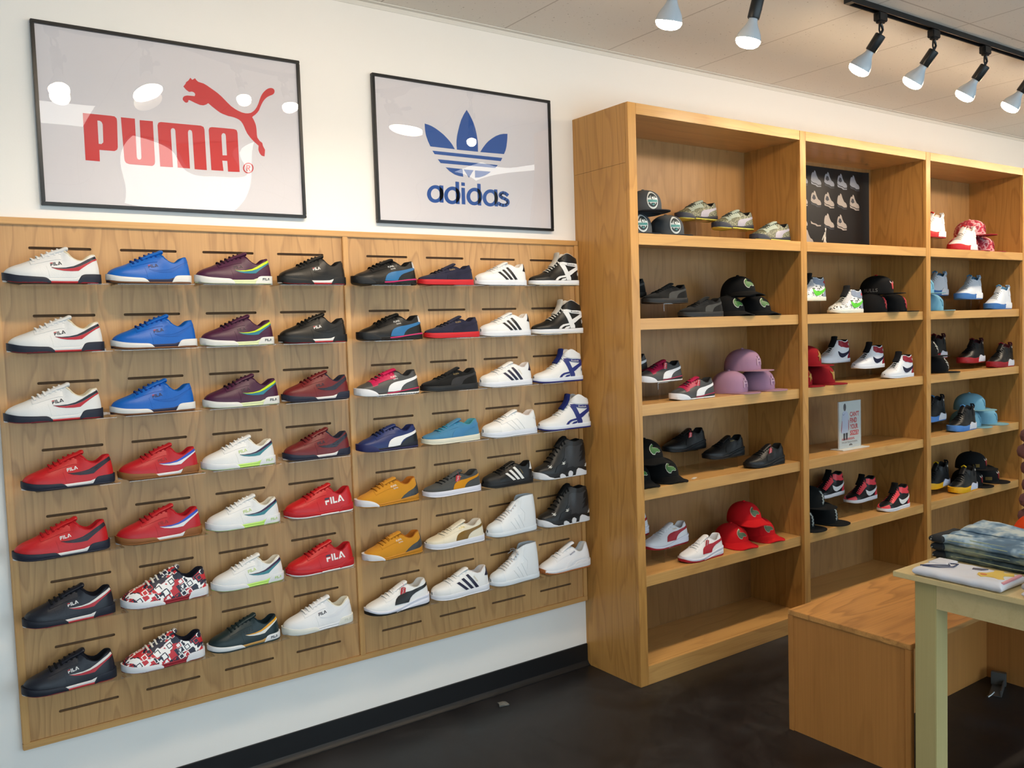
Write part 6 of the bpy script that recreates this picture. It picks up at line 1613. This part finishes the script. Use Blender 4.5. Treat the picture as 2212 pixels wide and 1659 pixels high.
for kind, x, y, s, h, lab, grp in BOOK:
    make_shoe(kind, x, y, SH[s] + h + .0007, 0.0, .288, lab, 'sneaker', grp)
    riser(x, y, SH[s], h, 'clear acrylic riser lifting the ' + ' '.join(lab.split(',')[0].split()[:11]))
CD = math.atan2(-.985, .15)
CY = -.218
CAPS = [
    ('grey', 2.938, 0, 1, 'topmost grey cap with round badge on top shelf', 'grey badge caps'), ('grey', 2.872, 0, 0, 'grey badge cap at the stile, under the topmost one', 'grey badge caps'), ('grey', 3.085, 0, 0, 'grey badge cap beside the camouflage runners', 'grey badge caps'),
    ('croc_black', 3.600, 1, 1, 'topmost black crocodile cap on the second shelf', 'black crocodile caps'), ('croc_black', 3.515, 1, 0, 'left lower black crocodile cap on the second shelf', 'black crocodile caps'), ('croc_black', 3.722, 1, 0, 'right lower black crocodile cap on the second shelf', 'black crocodile caps'),
    ('mauve', 3.626, 2, 1, 'topmost of three mauve suede caps', 'mauve caps'), ('mauve', 3.520, 2, 0, 'mauve cap beside the grey runner, lower left of three', 'mauve caps'), ('mauve', 3.735, 2, 0, 'mauve cap nearest the right side panel', 'mauve caps'),
    ('croc_black', 2.910, 3, 1, 'topmost black crocodile cap on the fourth shelf, by the stile', 'black crocodile caps'), ('croc_black', 3.013, 3, 0, 'black crocodile cap on the fourth shelf beside the paper tag', 'black crocodile caps'), ('croc_black', 2.826, 3, 0, 'black crocodile cap on the fourth shelf, cut by the stile', 'black crocodile caps'),
    ('croc_red', 3.620, 4, 1, 'topmost red crocodile cap on the fifth shelf', 'red crocodile caps'), ('croc_red', 3.515, 4, 0, 'red crocodile cap behind the white and red sneaker', 'red crocodile caps'), ('croc_red', 3.730, 4, 0, 'red crocodile cap nearest the right side panel', 'red crocodile caps'),
    ('bull', 4.850, 1, 1, 'topmost black cap with red bull head and side lettering', 'black caps with red emblems'), ('rocket', 4.782, 1, 0, 'lower black cap with red emblem beside the ink print high-top', 'black caps with red emblems'), ('rocket', 4.995, 1, 0, 'lower black cap with red emblem nearest the right panel', 'black caps with red emblems'),
    ('crimson', 4.139, 2, 1, 'topmost dark red cap with gold star emblem', 'dark red caps'), ('crimson_bull', 4.262, 2, 0, 'dark red cap with gold horned emblem, lower right', 'dark red caps'), ('crimson', 4.056, 2, 0, 'dark red cap cut by the stile, lower left of three', 'dark red caps'),
    ('black_script', 4.156, 4, 1, 'topmost black cap with pale vertical lettering', 'black caps with pale lettering'), ('black_script', 4.278, 4, 0, 'lower black cap with pale lettering, round brim on shelf', 'black caps with pale lettering'), ('black_script', 4.062, 4, 0, 'black cap with pale lettering cut by the stile', 'black caps with pale lettering'),
    ('tiedye', 5.945, 0, 1, 'topmost of the red blotched caps behind the white shoe', 'red blotched caps'), ('tiedye', 5.845, 0, 0, 'red blotched cap mostly hidden behind the white and red shoe', 'red blotched caps'), ('tiedye', 6.060, 0, 0, 'lower right red blotched cap on the top shelf', 'red blotched caps'),
    ('sky', 5.300, 1, 1, 'upper light blue cap mostly hidden by the third stile', 'light blue caps on the second shelf'), ('sky', 5.412, 1, 0, 'lower light blue cap by the third stile', 'light blue caps on the second shelf'),
    ('sox', 5.344, 2, 1, 'upper black lettered cap mostly hidden by the third stile', 'black caps with white lettering'), ('sox', 5.470, 2, 0, 'lower black cap with slanted white lettering', 'black caps with white lettering'),
    ('sky', 5.940, 3, 1, 'topmost light blue cap on the fourth shelf', 'light blue caps on the fourth shelf'), ('sky', 5.885, 3, 0, 'light blue cap behind the black and blue shoe', 'light blue caps on the fourth shelf'), ('sky', 6.105, 3, 0, 'light blue cap nearest the right panel on the fourth shelf', 'light blue caps on the fourth shelf'),
    ('bull_gold', 5.960, 4, 1, 'topmost black cap with bull head and gold side patch', 'black bull caps'), ('bull_gold', 5.905, 4, 0, 'black bull cap behind the black and yellow shoe', 'black bull caps'), ('bull_gold', 6.130, 4, 0, 'black bull cap at the right panel, brim over the shelf', 'black bull caps'),
]
for kind, x, s, lv, lab, grp in CAPS:
    z = SH[s] + .0005 + ((.100 if 'croc' in kind else .1085) if lv else 0)
    ang = {'grey': math.atan2(-.96, -.28), 'croc_black': math.atan2(-.98, -.16), 'croc_red': math.atan2(-.98, -.16)}.get(kind, CD)
    make_cap(kind, x, CY, z, ang, lab, grp)
# ------------------------------------------------------------------ daylight, camera
wd = bpy.data.worlds.new('sky'); SC.world = wd; wd.use_nodes = True
bgn = wd.node_tree.nodes['Background']
bgn.inputs['Color'].default_value = (.77, .88, 1.0, 1); bgn.inputs['Strength'].default_value = SKY_E
for a, c in WN:
    li = bpy.data.lights.new('window_portal', 'AREA'); li.shape = 'RECTANGLE'; li.size = c - a; li.size_y = WZ1 - WZ0
    li.cycles.is_portal = True
    o = bpy.data.objects.new('window_portal', li); COL.objects.link(o)
    o.location = ((a + c) / 2, Y0R - .02, (WZ0 + WZ1) / 2); o.rotation_euler = (PI / 2, 0, 0)
    o.rotation_mode = 'QUATERNION'; o.rotation_quaternion = Vector((0, 1, 0)).to_track_quat('-Z', 'Y')
# recessed fluorescent fixtures in the tile grid
dif = emit_mat('light_diffuser', (255, 250, 240), TROF_E)
for i, (cx, cy, lb) in enumerate(((.77, -2.9, 'recessed ceiling light before the slotted panel'), (4.44, -3.5, 'recessed ceiling light behind the table'), (2.0, -4.0, 'recessed ceiling light near the storefront'))):
    t = thing('ceiling_light', lb, 'ceiling light', (cx, cy, ZC), 0, 'recessed ceiling lights')
    w, l = .29, .58
    fr = MB().box(-w, w, -l, -l + .02, -.008, -.0005).box(-w, w, l - .02, l, -.008, -.0005).box(-w, -w + .02, -l + .02, l - .02, -.008, -.0005).box(w - .02, w, -l + .02, l - .02, -.008, -.0005)
    fr.build('frame', mat((225, 225, 222), .4), t)
    MB().box(-w + .02, w - .02, -l + .02, l - .02, -.005, -.0006).build('diffuser', dif, t)

cam = bpy.data.cameras.new('camera'); co = bpy.data.objects.new('camera', cam); COL.objects.link(co)
cam.sensor_fit = 'HORIZONTAL'; cam.sensor_width = 36.0; cam.lens = 1875.85 / 2212 * 36.0
cam.clip_start = .05
R0 = Vector((0.8163066, -0.5767095, -0.0323991)); R1 = Vector((0.0620203, 0.0317441, 0.9975699)); R2 = Vector((0.5742796, 0.8163323, -0.0616806))
co.matrix_world = Matrix(((R0.x, R1.x, -R2.x, .01989), (R0.y, R1.y, -R2.y, -3.24139), (R0.z, R1.z, -R2.z, 1.65235), (0, 0, 0, 1)))
SC.camera = co
SC.view_settings.view_transform = 'Standard'; SC.view_settings.look = 'None'
SC.view_settings.exposure = EXPO; SC.view_settings.gamma = 1.0; SC.view_settings.use_curve_mapping = False
SC.cycles.use_denoising = True
SC.cycles.use_adaptive_sampling = True; SC.cycles.adaptive_threshold = .06; SC.cycles.adaptive_min_samples = 12
SC.cycles.max_bounces = 8; SC.cycles.diffuse_bounces = 4; SC.cycles.glossy_bounces = 3; SC.cycles.transparent_max_bounces = 16
SC.cycles.sample_clamp_indirect = 8
SC.cycles.caustics_reflective = False; SC.cycles.caustics_refractive = False
